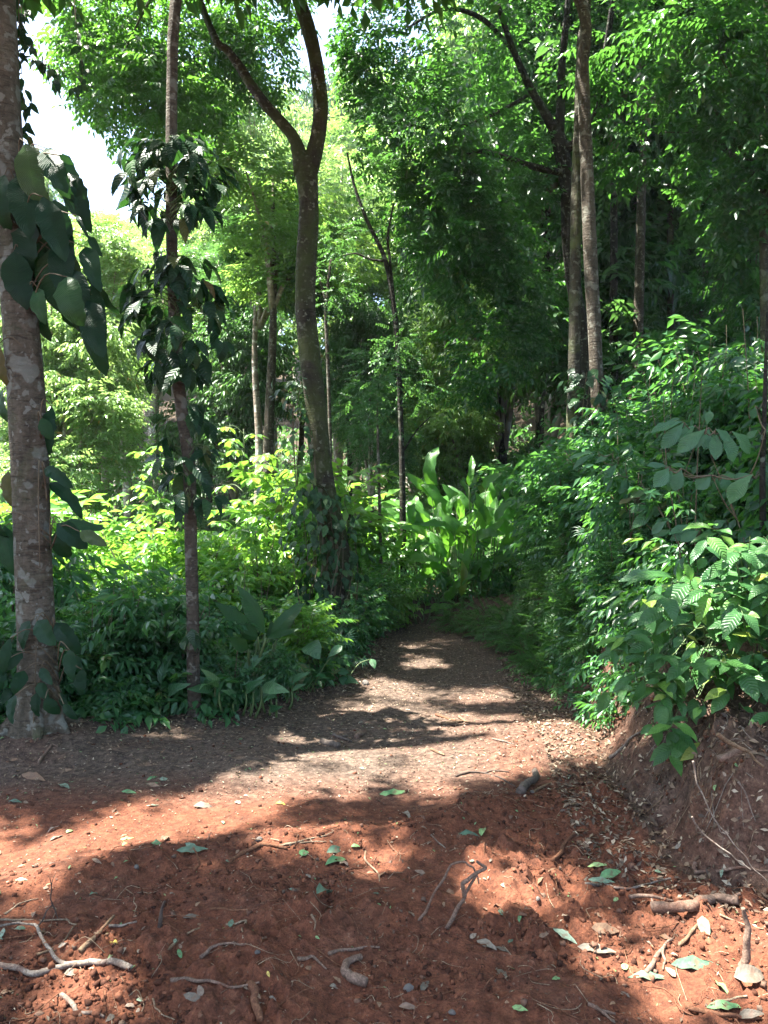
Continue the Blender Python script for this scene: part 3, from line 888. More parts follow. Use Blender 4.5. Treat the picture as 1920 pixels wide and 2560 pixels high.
    for px, rr in (([(1200, 285), (1172, 235), (1148, 195), (1122, 140), (1100, 85), (1075, 10)], [12, 9, 8, 7, 6, 5]), ([(1208, 300), (1212, 200), (1214, 140), (1222, 60), (1230, -40)], [11, 9, 8, 7, 5]),
                   ([(1214, 330), (1262, 290), (1292, 235), (1302, 150), (1318, 50), (1330, -40)], [10, 8, 7, 6, 6, 5]), ([(1222, 375), (1160, 362), (1110, 346), (1050, 328), (1010, 330)], [8, 7, 6, 5, 3]),
                   ([(1150, 200), (1060, 250), (960, 280), (880, 270)], [4, 3.5, 3, 2]), ([(1110, 110), (1040, 40), (960, 20), (880, 60)], [5, 5, 4, 2])):
        limbs.append(([W(x * S, y * S, Y - .25 * k) for k, (x, y) in enumerate(px)], [q * S / F * Y for q in rr]))
    blobs = [pix_blob(*q) for q in [(950, 330, 13, 120, 170), (1050, 110, 13, 200, 110), (1010, 480, 13, 160, 130), (1150, 300, 12, 170, 160), (1160, 600, 12.5, 160, 140), (1260, 440, 13.6, 130, 180), (1300, 130, 13.5, 150, 140),
                                    (1310, 760, 14, 120, 130), (1080, 680, 13.5, 110, 90), (1240, 680, 13, 110, 120), (880, 180, 13, 60, 90), (900, 90, 13., 70, 90), (1120, 460, 12.2, 130, 110), (1230, 880, 13.5, 110, 100), (1090, 560, 12, 100, 100), (1350, 470, 13.6, 80, 120), (1180, 960, 13.5, 80, 60)]]
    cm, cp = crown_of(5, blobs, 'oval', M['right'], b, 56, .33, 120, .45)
    make_tree('tree', 'dark-barked spreading tree behind the twin trunks, crooked limbs lost in drooping foliage', b, (P, R), M['bark_dark'], limbs, cm, keep=6, segs=16, n=50, bump=.12, seed=15)
    # leafy tree at the upper right
    Y = 11.0
    b = base_of(1655, Y)
    P, R = trunk_tube([(1652, 760), (1650, 500), (1652, 250), (1656, 0)], Y, [9, 9, 8, 8], base_z=b[2] - .2, more=[((4.6, 11.2, 11.5), .03)])
    blobs = [pix_blob(*q) for q in [(1600, 110, 11.5, 180, 140), (1800, 140, 10.5, 180, 170), (1660, 330, 12, 170, 140), (1850, 440, 11, 140, 170), (1740, 530, 13, 130, 60), (1890, 660, 12, 110, 120), (1800, 740, 14.5, 100, 50),
                                    (1500, 200, 14.5, 90, 180), (1480, 60, 14, 100, 120), (1980, 250, 10.5, 120, 250), (1720, 40, 10, 120, 100), (1900, 760, 13, 80, 60), (1660, 450, 12.5, 60, 50)]]
    cm, cp = crown_of(6, blobs, 'oval', M['right'], b, 57, .36, 110, .45)
    lb = [([W(1652 * S, 400 * S, Y), c + (W(1652 * S, 400 * S, Y) - c) * .5 + [0, 0, .3], c], [.03, .02, .008]) for c, _ in blobs[:9]]
    make_tree('tree', 'thin pale trunk at the right edge under a wide mass of glossy drooping leaves', b, (P, R), M['bark_twin'], lb, cm, segs=14, n=40, bump=.06, seed=16)

build_main_trees()

def added_shade_tree():  # unseen tree, added to carry the canopy that shades the trail
    b = np.array([-4.4, .4, hz(-4.4, .4)])
    P, R = [b - [0, 0, .2], b + [.05, 0, 2], b + [0, .1, 5], b + [-.1, .2, 7.5], np.array(T0_TOP)], [.17, .15, .12, .1, .04]
    cm, cp = crown_of(8, [], 'oval', M['canopy'], b, 58)
    lb = [([P[-2], P[-2] + (q - P[-2]) * .5 + [0, 0, .4], q], [.05, .03, .01]) for q in far_targets(cp, 8, 8)]
    make_tree('tree', 'unseen tree added for shade outside the picture at the left, whose leafy limbs reach over the trail', b, (P, R), M['bark_brown'], lb, cm, segs=12, n=24, seed=17)
added_shade_tree()

# ------------------------------------------------------------------ the forest behind
def crown_proto(seed, spr, nblob, n, leaf, flat=.75):
    r = np.random.default_rng(seed)
    mb = MB(); lm = MB()
    for k in range(nblob):
        a = r.uniform(0, 2 * np.pi); q = r.uniform(.2, .75)
        c = np.array([math.cos(a) * q, math.sin(a) * q, r.uniform(-.75, .75)])
        if k == 0: c = np.array([0, 0, .6])
        rad = np.array([1, 1, flat]) * r.uniform(.3, .5)
        P = blob_points(c, rad, n // nblob, seed * 13 + k, .45, 3.5, .5)
        put_sprays(mb, SPR[spr], P, out_dirs(len(P), c, P, .2, r), ups(len(P), r, .35), leaf * r.uniform(.7, 1.3, len(P)), r=r)
        V, T, Q = tube([[0, 0, -1.2], [c[0] * .3, c[1] * .3, c[2] * .5 - .5], c], [.035, .022, .008], 7, 5, 0, k)
        lm.add(V, T, Q)
    return mb, lm

protos = []
for k, (spr, nb, n, leaf) in enumerate([('oval', 8, 1500, .19), ('pinnate', 9, 1300, .20), ('oval', 7, 1500, .17), ('fine', 9, 1500, .19), ('droop', 8, 1500, .2), ('pinnate', 7, 1300, .2)]):
    mb, lm = crown_proto(200 + k, spr, nb, n, leaf)
    meshes = {}
    for mk in ('far', 'far_pale', 'far_dark', 'right'):
        meshes[mk] = None
    protos.append((mb, lm, meshes))

def proto_mesh(k, mk):
    mb, lm, ms = protos[k]
    if ms.get('crown') is None:
        ms['crown'] = mb.mesh('crown', M[mk])
        ms['limbs'] = lm.mesh('limb', M['bark_far'])
    return ms['crown'], ms['limbs']

def own_mat(o, m):
    o.material_slots[0].link = 'OBJECT'; o.material_slots[0].material = m
    return o

def bg_tree(label, x, y, height, rad, k, mk, tr=.12, bark='bark_far', group=None, lean=0., low=.45, bend=0.):
    z = hz(x, y)
    loc = np.array([x, y, z])
    t = thing('tree', label, 'tree', loc, group)
    r = np.random.default_rng(int(abs(x * 97 + y * 13)) + k)
    cz = height * (1 + low) / 2
    hh = height * (1 - low) / 2
    P = [[0, 0, -.3], [lean * .3 + bend, 0, height * .3], [lean * .7 - bend, 0, height * .6], [lean, 0, height * .93]]
    V, T, Q = tube(P, [tr * 1.15, tr, tr * .7, tr * .25], 16, 8, .08, k)
    mb = MB(); mb.add(V, T, Q)
    part('trunk', mb.mesh('trunk', M[bark]), t)
    cmesh, lmesh = proto_mesh(k, mk)
    R = Matrix.Rotation(r.uniform(0, 6.28), 4, 'Z')
    Sx = Matrix.Diagonal((rad, rad, hh * .85, 1))
    A = Matrix.Translation((lean * .8, 0, cz)) @ R @ Sx
    own_mat(part('crown', cmesh, t, A), M[mk])
    part('limb', lmesh, t, A)
    return t

def px_x(px, y): return (px * S - 960) / F * y
# (label, display x, distance, height, crown radius, proto, material, trunk radius, bark, lean, low, bend)
FAR_LEFT = [
    ('pale slim trunk rising behind the clearing, feathery light green crown, nearer of two leaning right', 283, 18, 8.4, 1.6, 0, 'far_pale', .11, 'bark_far', -.6, .55, .05),
    ('thin whitish trunk left of the leaning pale trunk, behind the clearing', 233, 21, 10, 2.0, 3, 'far', .11, 'bark_far', -.3, .65, .0),
    ('brown straight trunk between the slender tree and the forked tree', 580, 16, 9, 2.1, 0, 'far', .11, 'bark_brown', .1, .62, -.03),
    ('tall pale branching tree standing against the sky gap at the left', 262, 34, 12.5, 3.0, 5, 'far_pale', .22, 'bark_far', -.2, .42, .1),
    ('round-crowned mid green tree low behind the left climber', 215, 24, 7.5, 2.9, 2, 'far', .12, 'bark_far', .2, .3, .0),
    ('yellow green tree at the far left behind the lichen-patched trunk', 40, 20, 9, 3.0, 0, 'far_pale', .14, 'bark_far', .2, .25, .0),
    ('pale yellow crown peeping over the forest beside the left sky gap', 92, 30, 15.2, 1.5, 3, 'far_pale', .16, 'bark_far', .2, .5, .0),
    ('spreading light green tree with forking pale stems left of the forked tree', 590, 26, 16.5, 3.2, 2, 'far_pale', .16, 'bark_far', -.8, .5, .15),
    ('dense green tree behind the slender tree, crown below the sky gap', 430, 30, 11.5, 3.6, 2, 'far', .16, 'bark_far', .2, .3, .0),
    ('bushy dark tree between the slender tree and the forked tree', 500, 21, 7.5, 2.4, 4, 'far_dark', .10, 'bark_dark', .1, .2, .0),
    ('light crowned tree close behind the fork of the mossy tree', 720, 24, 13.5, 3.0, 3, 'far_pale', .13, 'bark_far', .3, .45, .1),
    ('dark small tree with twisting branches right of the forked trunk', 740, 17.5, 6.6, 1.5, 4, 'far_dark', .07, 'bark_dark', .3, .4, .08),
    ('grey bushy sapling at the right of the forked trunk', 800, 15.5, 4.4, 1.1, 3, 'far_dark', .05, 'bark_brown', .0, .35, .02),
    ('broad green tree in the middle distance behind the slim crooked tree', 890, 28, 13, 3.6, 2, 'far', .18, 'bark_far', -.3, .3, .0),
    ('shaggy green tree above the paddle-leaved clump', 960, 19, 7.8, 2.4, 4, 'far', .12, 'bark_dark', .2, .25, .0),
    ('dim green tree right of the shaggy tree at the foot of the dark slope', 1040, 22, 10, 2.9, 4, 'far_dark', .14, 'bark_dark', .2, .3, .0),
    ('bluish far tree filling the dark hollow left of the slender tree', 330, 40, 12, 4.0, 2, 'far_dark', .2, 'bark_far', .0, .2, .0),
    ('far hillside tree at the left with yellowing top', 150, 48, 13, 4.5, 0, 'far_pale', .2, 'bark_far', .2, .3, .0),
    ('far hillside tree directly behind the slender tree', 400, 52, 15.5, 5.0, 2, 'far', .2, 'bark_far', .2, .3, .0),
    ('far hillside tree with pale open crown left of the fork', 540, 48, 21, 4.4, 5, 'far_pale', .25, 'bark_far', -.5, .5, .2),
    ('tall far tree closing the gap inside the fork', 640, 56, 23, 5.2, 1, 'far_pale', .25, 'bark_far', .2, .4, .0),
    ('tall far tree just right of the right limb of the fork', 745, 46, 20, 4.6, 5, 'far', .25, 'bark_far', .2, .4, .1),
    ('highest far tree over the middle of the trail', 850, 60, 27, 6.0, 2, 'far', .3, 'bark_far', .2, .35, .0),
    ('blue green far tree over the paddle-leaved clump', 970, 52, 26, 5.5, 3, 'far_dark', .3, 'bark_far', .2, .3, .0),
    ('far tree behind the dark spreading tree', 1080, 44, 24, 5.5, 0, 'far', .3, 'bark_far', .2, .3, .0),
    ('low bright tree in the left clearing beyond the lichen-patched trunk', 130, 14.5, 4.2, 1.5, 0, 'far_pale', .05, 'bark_far', .1, .25, .0),
    ('bright young tree beyond the left climber, its branches hanging low', 110, 15, 6.0, 1.9, 4, 'far_pale', .08, 'bark_far', .0, .35, .0),
    ('yellow green tree seen between the forked trunk and the slim crooked tree', 770, 20, 7.2, 2.0, 0, 'far_pale', .08, 'bark_far', .0, .3, .0),
    ('leafy tree low behind the paddle-leaved clump', 1010, 17.0, 4.0, 1.6, 4, 'far', .06, 'bark_dark', .0, .2, .0),
    ('far tree left of the tall pale branching tree', 60, 42, 13, 4.2, 2, 'far', .2, 'bark_far', .0, .25, .0),
    ('far tree right of the tall pale branching tree', 320, 46, 13.5, 4.2, 3, 'far', .2, 'bark_far', .0, .25, .0),
]
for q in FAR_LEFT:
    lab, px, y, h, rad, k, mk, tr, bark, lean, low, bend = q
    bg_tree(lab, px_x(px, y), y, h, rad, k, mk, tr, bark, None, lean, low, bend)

SLIM = [('slim pale pole of a tree right behind the left climber', 175, 24, 11.5, 'far'), ('slim grey trunk a little right of the thin whitish trunk', 252, 27, 10.5, 'far_pale'), ('thin leaning stem in the hollow left of the slender tree', 318, 23, 8.5, 'far'),
        ('slim brown stem just right of the slender tree', 448, 22, 9.5, 'far_dark'), ('pale slim trunk half way between the slender tree and the forked tree', 512, 27, 12.5, 'far_pale'), ('thin dark stem left of the brown straight trunk', 546, 18, 8.6, 'far_dark'),
        ('slim trunk close left of the forked trunk', 632, 21, 10.5, 'far'), ('pale slim trunk just right of the forked trunk', 728, 27, 13.5, 'far_pale'), ('thin grey stem between the forked trunk and the slim crooked tree', 772, 24, 11.5, 'far'),
        ('slim pale trunk behind the slim crooked tree', 838, 26, 13, 'far_pale'), ('slim stem above the left part of the paddle-leaved clump', 915, 23, 11, 'far'), ('thin dark trunk above the right part of the paddle-leaved clump', 985, 25, 12, 'far_dark')]
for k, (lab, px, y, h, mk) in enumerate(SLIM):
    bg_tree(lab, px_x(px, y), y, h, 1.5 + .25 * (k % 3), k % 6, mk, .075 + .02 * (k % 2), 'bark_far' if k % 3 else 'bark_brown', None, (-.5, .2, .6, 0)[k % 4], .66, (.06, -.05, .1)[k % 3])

# farthest hillside: closes the view behind all of these
r9 = np.random.default_rng(90)
hk = 0
for y in (66, 84, 104):
    for px in np.arange(-500, 2100, 185 * 66 / y):
        if y == 66 and px < -100: continue
        x = px_x(px + r9.uniform(-30, 30), y)
        top = np.interp(px, [-400, 0, 150, 330, 560, 700, 900, 1300, 2000], [440, 440, 470, 440, 300, 180, 60, 0, 0]) * S + r9.uniform(-30, 60)
        ztop = CAM_Z - (top - 1280) / F * y
        h = ztop - hz(x, y)
        h = np.clip(h, 12, 34)
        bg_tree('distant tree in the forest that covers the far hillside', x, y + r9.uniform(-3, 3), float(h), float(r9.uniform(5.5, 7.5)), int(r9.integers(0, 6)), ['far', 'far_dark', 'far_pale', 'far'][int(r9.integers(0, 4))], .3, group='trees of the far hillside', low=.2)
        hk += 1

# slim trunks deep in the shade of the right-hand slope (display x, top y, distance, trunk radius in pixels)
RIGHT = [(1326, 430, 15, 9, 'bark_dark', 0), (1372, 420, 14, 11, 'bark_brown', 8), (1421, 470, 18, 5, 'bark_brown', 0), (1452, 560, 16, 8, 'bark_twin', -3), (1466, 640, 19, 5, 'bark_dark', 2), (1512, 560, 18, 6, 'bark_brown', 4), (1540, 500, 20, 5, 'bark_brown', 0),
         (1562, 560, 22, 4, 'bark_dark', 6), (1592, 520, 20, 6, 'bark_brown', -4), (1616, 520, 17, 6, 'bark_dark', 0), (1396, 560, 21, 4, 'bark_brown', 2), (1490, 600, 24, 4, 'bark_twin', 0), (1352, 600, 22, 4, 'bark_dark', -2), (1180, 560, 17, 6, 'bark_dark', 2)]
names = ['dark thin trunk just right of the twin trunks', 'thick dark trunk leaning right, second trunk right of the twin trunks', 'very thin dark pole, fifth trunk right of the twin trunks', 'pale lower trunk in the dark wood, straight, sixth right of the twin trunks',
         'thin dark trunk close against the pale one in the dark wood', 'dark trunk leaning left in the middle of the dark wood', 'faint dark pole deep in the dark wood behind the large-leaved sapling', 'thin leaning pole deep in the dark wood above the large-leaved sapling',
         'dark slim trunk near the right edge, leaning slightly right', 'dark trunk next to the pale trunk at the right edge', 'thin far pole right of the thick dark leaning trunk', 'faint pale pole far back in the dark wood', 'far thin pole between the two dark trunks nearest the twins', 'dark trunk half hidden in leaves left of the twin trunks']
for k, ((px, top, y, tr, bark, ln), lab) in enumerate(zip(RIGHT, names)):
    x = px_x(px, y)
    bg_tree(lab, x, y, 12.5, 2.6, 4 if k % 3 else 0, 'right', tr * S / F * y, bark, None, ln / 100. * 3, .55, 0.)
for k in range(26):
    y = 17 + 1.1 * k; px = [1120, 1300, 1480, 1650, 1820][k % 5] + r9.uniform(-60, 60)
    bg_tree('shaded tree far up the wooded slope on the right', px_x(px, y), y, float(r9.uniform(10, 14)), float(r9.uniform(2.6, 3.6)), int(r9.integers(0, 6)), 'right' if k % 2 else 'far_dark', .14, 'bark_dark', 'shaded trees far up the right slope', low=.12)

# slim crooked tree in the middle and its neighbours
def slim(label, pix, Y, rads, bark, crowns, mk, seed, extra=(), more=None):
    b = base_of(pix[0][0], Y)
    P, R = trunk_tube(pix, Y, rads, base_z=b[2] - .1, more=more)
    t = thing('tree', label, 'tree', b)
    mb = MB(); V, T, Q = tube(P, R, 36, 9, .12, seed); mb.add(V, T, Q)
    part('trunk', mb.mesh('trunk', M[bark], b), t)
    for q, rr in extra:
        mb = MB(); V, T, Q = tube([W(a * S, c * S, Y) for a, c in q], [v * S / F * Y for v in rr], 20, 6, .1, seed + 1); mb.add(V, T, Q)
        part('limb', mb.mesh('limb', M[bark], b), t)
    cm = crown_mesh('crown', [pix_blob(*c) for c in crowns], M[mk], 'fine', .26, 110, b, .46, seed)
    part('crown', cm, t)
slim('slim crooked tree in the middle distance, its upper stem kinking to the left', [(872, 1280), (870, 1100), (867, 950), (862, 800), (855, 700), (846, 630), (832, 560), (812, 515), (790, 470), (765, 400), (750, 330)], 11.6, [7, 7, 6, 5.5, 5.5, 5, 5, 4.5, 4, 3, 2], 'bark_dark',
     [(880, 420, 11.6, 90, 60), (960, 620, 11.8, 60, 50), (990, 860, 11.6, 70, 60), (930, 540, 12, 60, 40), (1040, 960, 11.8, 50, 60)], 'far_dark', 41,
     [([(850, 640), (842, 560), (838, 510), (850, 440)], [4, 3, 3, 2]), ([(835, 565), (800, 560), (770, 548), (740, 552)], [3, 2, 2, 1]), ([(868, 980), (900, 930), (930, 900)], [3, 2, 1])])
slim('thin straight pole of a tree left of the slim crooked tree', [(822, 1200), (820, 1100), (817, 980), (815, 880)], 11.0, [4, 3.5, 3, 2], 'bark_brown', [(935, 940, 11, 90, 90), (970, 1040, 11, 60, 60), (900, 1010, 11, 50, 60)], 'far_dark', 42)
slim('thin pale stem close behind the right side of the forked trunk', [(714, 1000), (712, 900), (708, 780), (704, 690), (706, 640), (715, 560)], 12.5, [4.5, 4, 4, 4, 3.5, 3], 'bark_brown', [(830, 720, 12.5, 60, 60), (850, 600, 12.5, 50, 60)], 'far_dark', 43, [([(706, 660), (690, 600), (680, 560)], [3, 2, 1])])
slim('thin bare pole in the clearing, right of the lichen-patched trunk', [(150, 1400), (147, 1340), (145, 1260), (143, 1200)], 9.0, [4, 3.5, 3.5, 3], 'bark_brown', [(165, 1330, 9, 45, 40)], 'far', 44)
# ------------------------------------------------------------------ big single leaves
SHAPES = {
    'ovate': lambda u: np.sin(np.pi * u ** .72) ** .9,
    'lance': lambda u: np.sin(np.pi * u ** .85) ** 1.05,
    'obovate': lambda u: np.sin(np.pi * u ** 1.45) ** .95,
    'paddle': lambda u: np.minimum(1, (u / .16 + .0) ** .6) * np.minimum(1, ((1 - u) / .32) ** .55),
    'blunt': lambda u: np.minimum(1, (u / .25) ** .6) * np.minimum(1, ((1 - u) / .45) ** .6),
    'heart': lambda u: np.sin(np.pi * u ** .5) ** .8,
}
def leaf_mesh(name, shape, mat, width=.4, nseg=6, cols=2, curl=.5, fold=.3, wave=.03, seed=0, torn=0):
    """one leaf of unit length along +X, face +Z; length and width kept in its UVs"""
    r = np.random.default_rng(seed)
    u = np.linspace(0, 1, nseg + 1); w = SHAPES[shape](u)
    w[0] = .03; w[-1] = .015
    ang = -curl * (u - .25) * 1.3
    cx = np.concatenate([[0], np.cumsum(np.cos(ang[:-1]) / nseg)]); cz = np.concatenate([[0], np.cumsum(np.sin(ang[:-1]) / nseg)])
    side = r.normal(0, .015, nseg + 1).cumsum()
    v = np.linspace(-1, 1, 2 * cols + 1)
    V, UV = [], []
    for i in range(nseg + 1):
        for q in v:
            ww = w[i] * (1 + (r.uniform(-.45, 0.05) * torn if abs(q) > .99 else r.uniform(-.06, .06)))
            V.append([cx[i], side[i] * u[i] + q * ww * width * .5, cz[i] + fold * abs(q) * ww * width * .5 * (1 - .5 * abs(q)) + wave * math.sin(i * 2.4 + (0 if q > 0 else 1.7) + seed) * abs(q) * w[i]])
            UV.append([u[i], q * .5 + .5])
    n = 2 * cols + 1
    Q = [[i * n + j, (i + 1) * n + j, (i + 1) * n + j + 1, i * n + j + 1] for i in range(nseg) for j in range(n - 1)]
    Q = [q[::-1] for q in Q]
    return new_mesh(name, V, None, Q, mat, np.full(len(V), .5), UV)

def leaf_set(shape, mat, width, n=4, **k):
    return [leaf_mesh('leaf', shape, M[mat], width, seed=i * 7 + 1, curl=k.get('curl', .5) * (.6 + .3 * i), fold=k.get('fold', .3), wave=k.get('wave', .03), nseg=k.get('nseg', 6), cols=k.get('cols', 2), torn=k.get('torn', 0)) for i in range(n)]

LEAF = {
    'climber': leaf_set('blunt', 'climber', .42, 6, curl=.6, nseg=10, cols=1, wave=.03, torn=.5, fold=.2),
    'tree_climber': leaf_set('ovate', 'tree_climber', .46, 4, curl=.7, nseg=5, cols=1),
    'ivy': leaf_set('ovate', 'ivy', .62, 3, curl=.5, nseg=4, cols=1),
    'bush': leaf_set('lance', 'bush', .42, 5, curl=.6, nseg=6, cols=2, wave=.025, fold=.35),
    'sapling': leaf_set('obovate', 'sapling', .44, 4, curl=.5, nseg=6, cols=2, wave=.03, fold=.25),
    'heliconia': leaf_set('paddle', 'heliconia', .27, 6, curl=.8, nseg=9, cols=1, fold=.45, wave=.03, torn=.8),
    'paddle': leaf_set('lance', 'paddle', .32, 3, curl=.35, nseg=8, cols=1, fold=.4, wave=.015, torn=.1),
    'broad': leaf_set('ovate', 'broad', .6, 4, curl=.7, nseg=6, cols=2, wave=.03),
    'whorl': leaf_set('obovate', 'whorl', .42, 3, curl=.6, nseg=4, cols=1),
}

def lay(kind, parent, base, tip, width, up=None, r=rng, label=None, droop=None):
    """a leaf from base to tip (world points); width in metres"""
    base = np.asarray(base, float); tip = np.asarray(tip, float)
    L = np.linalg.norm(tip - base)
    me = LEAF[kind][int(r.integers(0, len(LEAF[kind])))]
    if up is None:
        up = np.array([r.normal(0, .3), -.75 + r.normal(0, .25), .75])
    u0 = {'climber': .42, 'tree_climber': .46, 'ivy': .62, 'bush': .42, 'sapling': .44, 'heliconia': .27, 'paddle': .32, 'broad': .6, 'whorl': .42}[kind]
    return part('leaf', me, parent, frame(base - np.array(parent.location), tip - base, up, L, width / u0, L), label)

def from_crop(x0, y0, k):
    return lambda x, y: (x0 + x * k, y0 + y * k)
C1 = from_crop(0, 0, .57866); C2 = from_crop(960, 0, .57866); C3 = from_crop(0, 640, .57866); C4 = from_crop(960, 640, .57866)
C5 = from_crop(0, 1280, .57866); C6 = from_crop(960, 1280, .57866); C7 = from_crop(0, 1920, .57866); C8 = from_crop(960, 1920, .57866)

def stems_part(t, lines, r0, mat='stem', name='stem', segs=5):
    mb = MB()
    for P in lines:
        V, T, Q = tube(P, np.linspace(r0, r0 * .5, len(P)), max(4, 3 * len(P)), segs, 0, 0); mb.add(V, T, Q)
    return part(name, mb.mesh(name, M[mat], np.array(t.location)), t)

# ---- climber with great drooping leaves on the left trunk
def big_climber(label, leaves, loc, Y, seed, stem, dbl=False):
    r = np.random.default_rng(seed)
    t = thing('climbing_plant', label, 'climber', loc)
    lines = []
    for crop, b, e, w in leaves:
        yb = Y + r.uniform(-.12, .18)
        B = W(*crop(*b), yb); E = W(*crop(*e), yb + r.uniform(-.12, .06)); E = E + (E - B) * .1
        lay('climber', t, B, E, w * 1.0 * .57866 / F * Y, np.array([r.normal(0, .3), -1, .25 + r.normal(0, .25)]), r)
        if dbl and w > 80:
            o = np.array([r.uniform(-.02, .09), r.uniform(.06, .16), r.uniform(-.12, .06)])
            lay('climber', t, B + o, E + o * 1.5 + r.normal(0, .05, 3), w * .9 * .57866 / F * Y, np.array([r.normal(0, .5), -1, .3 + r.normal(0, .25)]), r)
        tk = np.array([np.interp(B[2], [-.2, 1.5, 3.2, 5], [-2.28, -2.38, -2.53, -2.66]) + .1, 5.2, B[2] - .12])
        lines.append([tk, (tk + B) / 2 + [0, -.05, .1], B])
    stems_part(t, lines, .006, 'stem_brown')
    stems_part(t, [stem], .006, 'stem_brown')
    return t
big_climber('dark climber with huge ribbed drooping leaves clinging high on the lichen-patched trunk',
    [(C1, (110, 620), (195, 865), 150), (C1, (95, 745), (110, 995), 135), (C1, (220, 665), (295, 855), 95), (C1, (20, 755), (10, 1000), 90), (C1, (185, 850), (265, 1100), 120), (C1, (265, 920), (305, 1120), 90),
     (C1, (140, 960), (95, 1180), 130), (C3, (60, -20), (95, 210), 140), (C3, (215, -30), (240, 225), 150), (C3, (320, 60), (365, 350), 150), (C3, (370, -40), (425, 125), 90), (C3, (165, 140), (185, 275), 80),
     (C3, (290, 90), (330, 300), 140), (C1, (150, 800), (210, 1010), 130), (C1, (255, 670), (320, 710), 30), (C1, (330, 930), (380, 1020), 22), (C1, (385, 1020), (435, 1100), 40), (C3, (270, -60), (300, 150), 130), (C1, (200, 640), (270, 800), 110)],
    (-2.5, 5.2, 3.2), 5.02, 61, [W(40, 700, 5.12), W(52, 520, 5.12), W(50, 380, 5.12)], True)
big_climber('climber leaves hanging half way up the lichen-patched trunk, below the huge drooping ones',
    [(C3, (225, 650), (200, 845), 75), (C3, (10, 580), (20, 730), 70), (C3, (195, 915), (305, 985), 60), (C3, (35, 930), (40, 1080), 60), (C3, (210, 980), (370, 1106), 70), (C5, (20, 60), (50, 265), 95), (C5, (275, 45), (440, 60), 55),
     (C5, (245, 50), (375, 150), 90), (C5, (345, 85), (445, 140), 60), (C5, (240, 85), (295, 210), 85), (C5, (-20, 30), (15, 130), 90), (C3, (-10, 380), (20, 560), 60), (C3, (180, 700), (215, 790), 60)],
    (-2.38, 5.2, 1.7), 5.15, 62, [W(98, 1150, 5.12), W(96, 1250, 5.1), W(100, 1420, 5.1)])
big_climber('climber with shiny oval leaves round the foot of the lichen-patched trunk',
    [(C5, (130, 470), (90, 605), 80), (C5, (160, 470), (240, 555), 85), (C5, (240, 480), (345, 612), 85), (C5, (300, 595), (310, 725), 60), (C5, (355, 680), (350, 790), 60), (C5, (175, 675), (215, 740), 45), (C5, (165, 738), (205, 805), 50),
     (C5, (160, 780), (155, 885), 52), (C5, (195, 805), (248, 875), 60), (C5, (105, 685), (60, 785), 65), (C5, (65, 790), (40, 905), 50), (C5, (45, 545), (0, 705), 50), (C5, (20, 640), (-10, 770), 60), (C5, (275, 830), (330, 900), 40), (C5, (330, 620), (345, 700), 45),
     (C5, (95, 600), (20, 690), 60), (C5, (60, 760), (-5, 830), 45), (C5, (260, 780), (290, 850), 35)],
    (-2.28, 5.2, .6), 4.98, 63, [W(82, 1850, 5.08), W(88, 1700, 5.06), W(92, 1540, 5.08)])

# ---- lianas with small dark leaves hanging at the upper left
def hanging_vine(label, pts, Y, n, size, seed):
    r = np.random.default_rng(seed)
    P = [W(x * S, y * S, Y) for x, y in pts]
    C, _ = catmull(P, np.ones(len(P)), n)
    t = thing('hanging_vine', label, 'vine', C[0])
    for k in range(n):
        B = C[k] + r.normal(0, .02, 3)
        d = unit(np.array([r.normal(.25, .6), r.normal(0, .5), -1.0]))
        lay('tree_climber', t, B, B + d * size * r.uniform(.7, 1.25), size * .45, np.array([r.normal(0, .6), -1, .3]), r)
    stems_part(t, [list(C[::3])], .004, 'stem_brown', segs=4)
hanging_vine('dark leafy vine hanging beside the top of the lichen-patched trunk', [(45, -20), (50, 60), (70, 100), (85, 130), (110, 150), (130, 180)], 5.4, 34, .10, 71)
hanging_vine('second dark vine hanging close against the lichen-patched trunk at the top left', [(40, -30), (42, 80), (48, 170), (52, 230), (58, 300)], 5.35, 30, .10, 72)
hanging_vine('thin vine of dark leaves hanging from the leafy crown at the upper left', [(160, -20), (165, 60), (175, 120), (178, 170), (160, 190)], 6.4, 24, .10, 73)

# ---- climber on the slender tree: tiers of drooping leaves
def tier_climber(label, cx, cy, rx, ry, n, Y, seed, size=.21):
    r = np.random.default_rng(seed)
    t = thing('climbing_plant', label, 'climber', W(cx * S, cy * S, Y))
    lines = []
    k = 0
    while k < n:
        a = r.uniform(0, 2 * np.pi); h = r.uniform(-1, 1)
        px = cx + math.cos(a) * rx * r.uniform(.35, 1) * math.sqrt(max(.15, 1 - h * h * .7)); py = cy + h * ry
        root = W((cx + r.uniform(-4, 4)) * S, (py + r.uniform(-15, 25)) * S, Y)
        tip = W(px * S, (py - 12) * S, Y + math.sin(a) * rx * S / F * Y * r.uniform(.3, 1))
        lines.append([root, (root + tip) / 2 + [0, 0, .05], tip])
        o = unit(tip - root)
        for q in range(int(r.integers(2, 5))):
            d = unit(o * r.uniform(.1, .8) + [r.normal(0, .5), r.normal(0, .5), -r.uniform(.5, 1.5)])
            L = size * r.uniform(.65, 1.2)
            lay('tree_climber', t, tip + r.normal(0, .02, 3), tip + d * L, L * r.uniform(.34, .46), np.array([o[0] * .6, o[1] * .6 - .5, .8]) + r.normal(0, .3, 3), r)
            k += 1
    stems_part(t, lines, .004)
tier_climber('upper tier of dark drooping climber leaves round the slender tree', 368, 395, 122, 92, 235, 5.8, 81, .21)
tier_climber('middle tier of dark drooping climber leaves round the slender tree', 380, 690, 112, 130, 230, 5.8, 82, .21)
tier_climber('loose lower tier of climber leaves on the slender tree at head height', 412, 985, 70, 115, 80, 5.8, 83, .2)
tier_climber('few dark leaves low on the slender tree, below head height', 405, 1330, 60, 70, 16, 5.75, 84, .15)

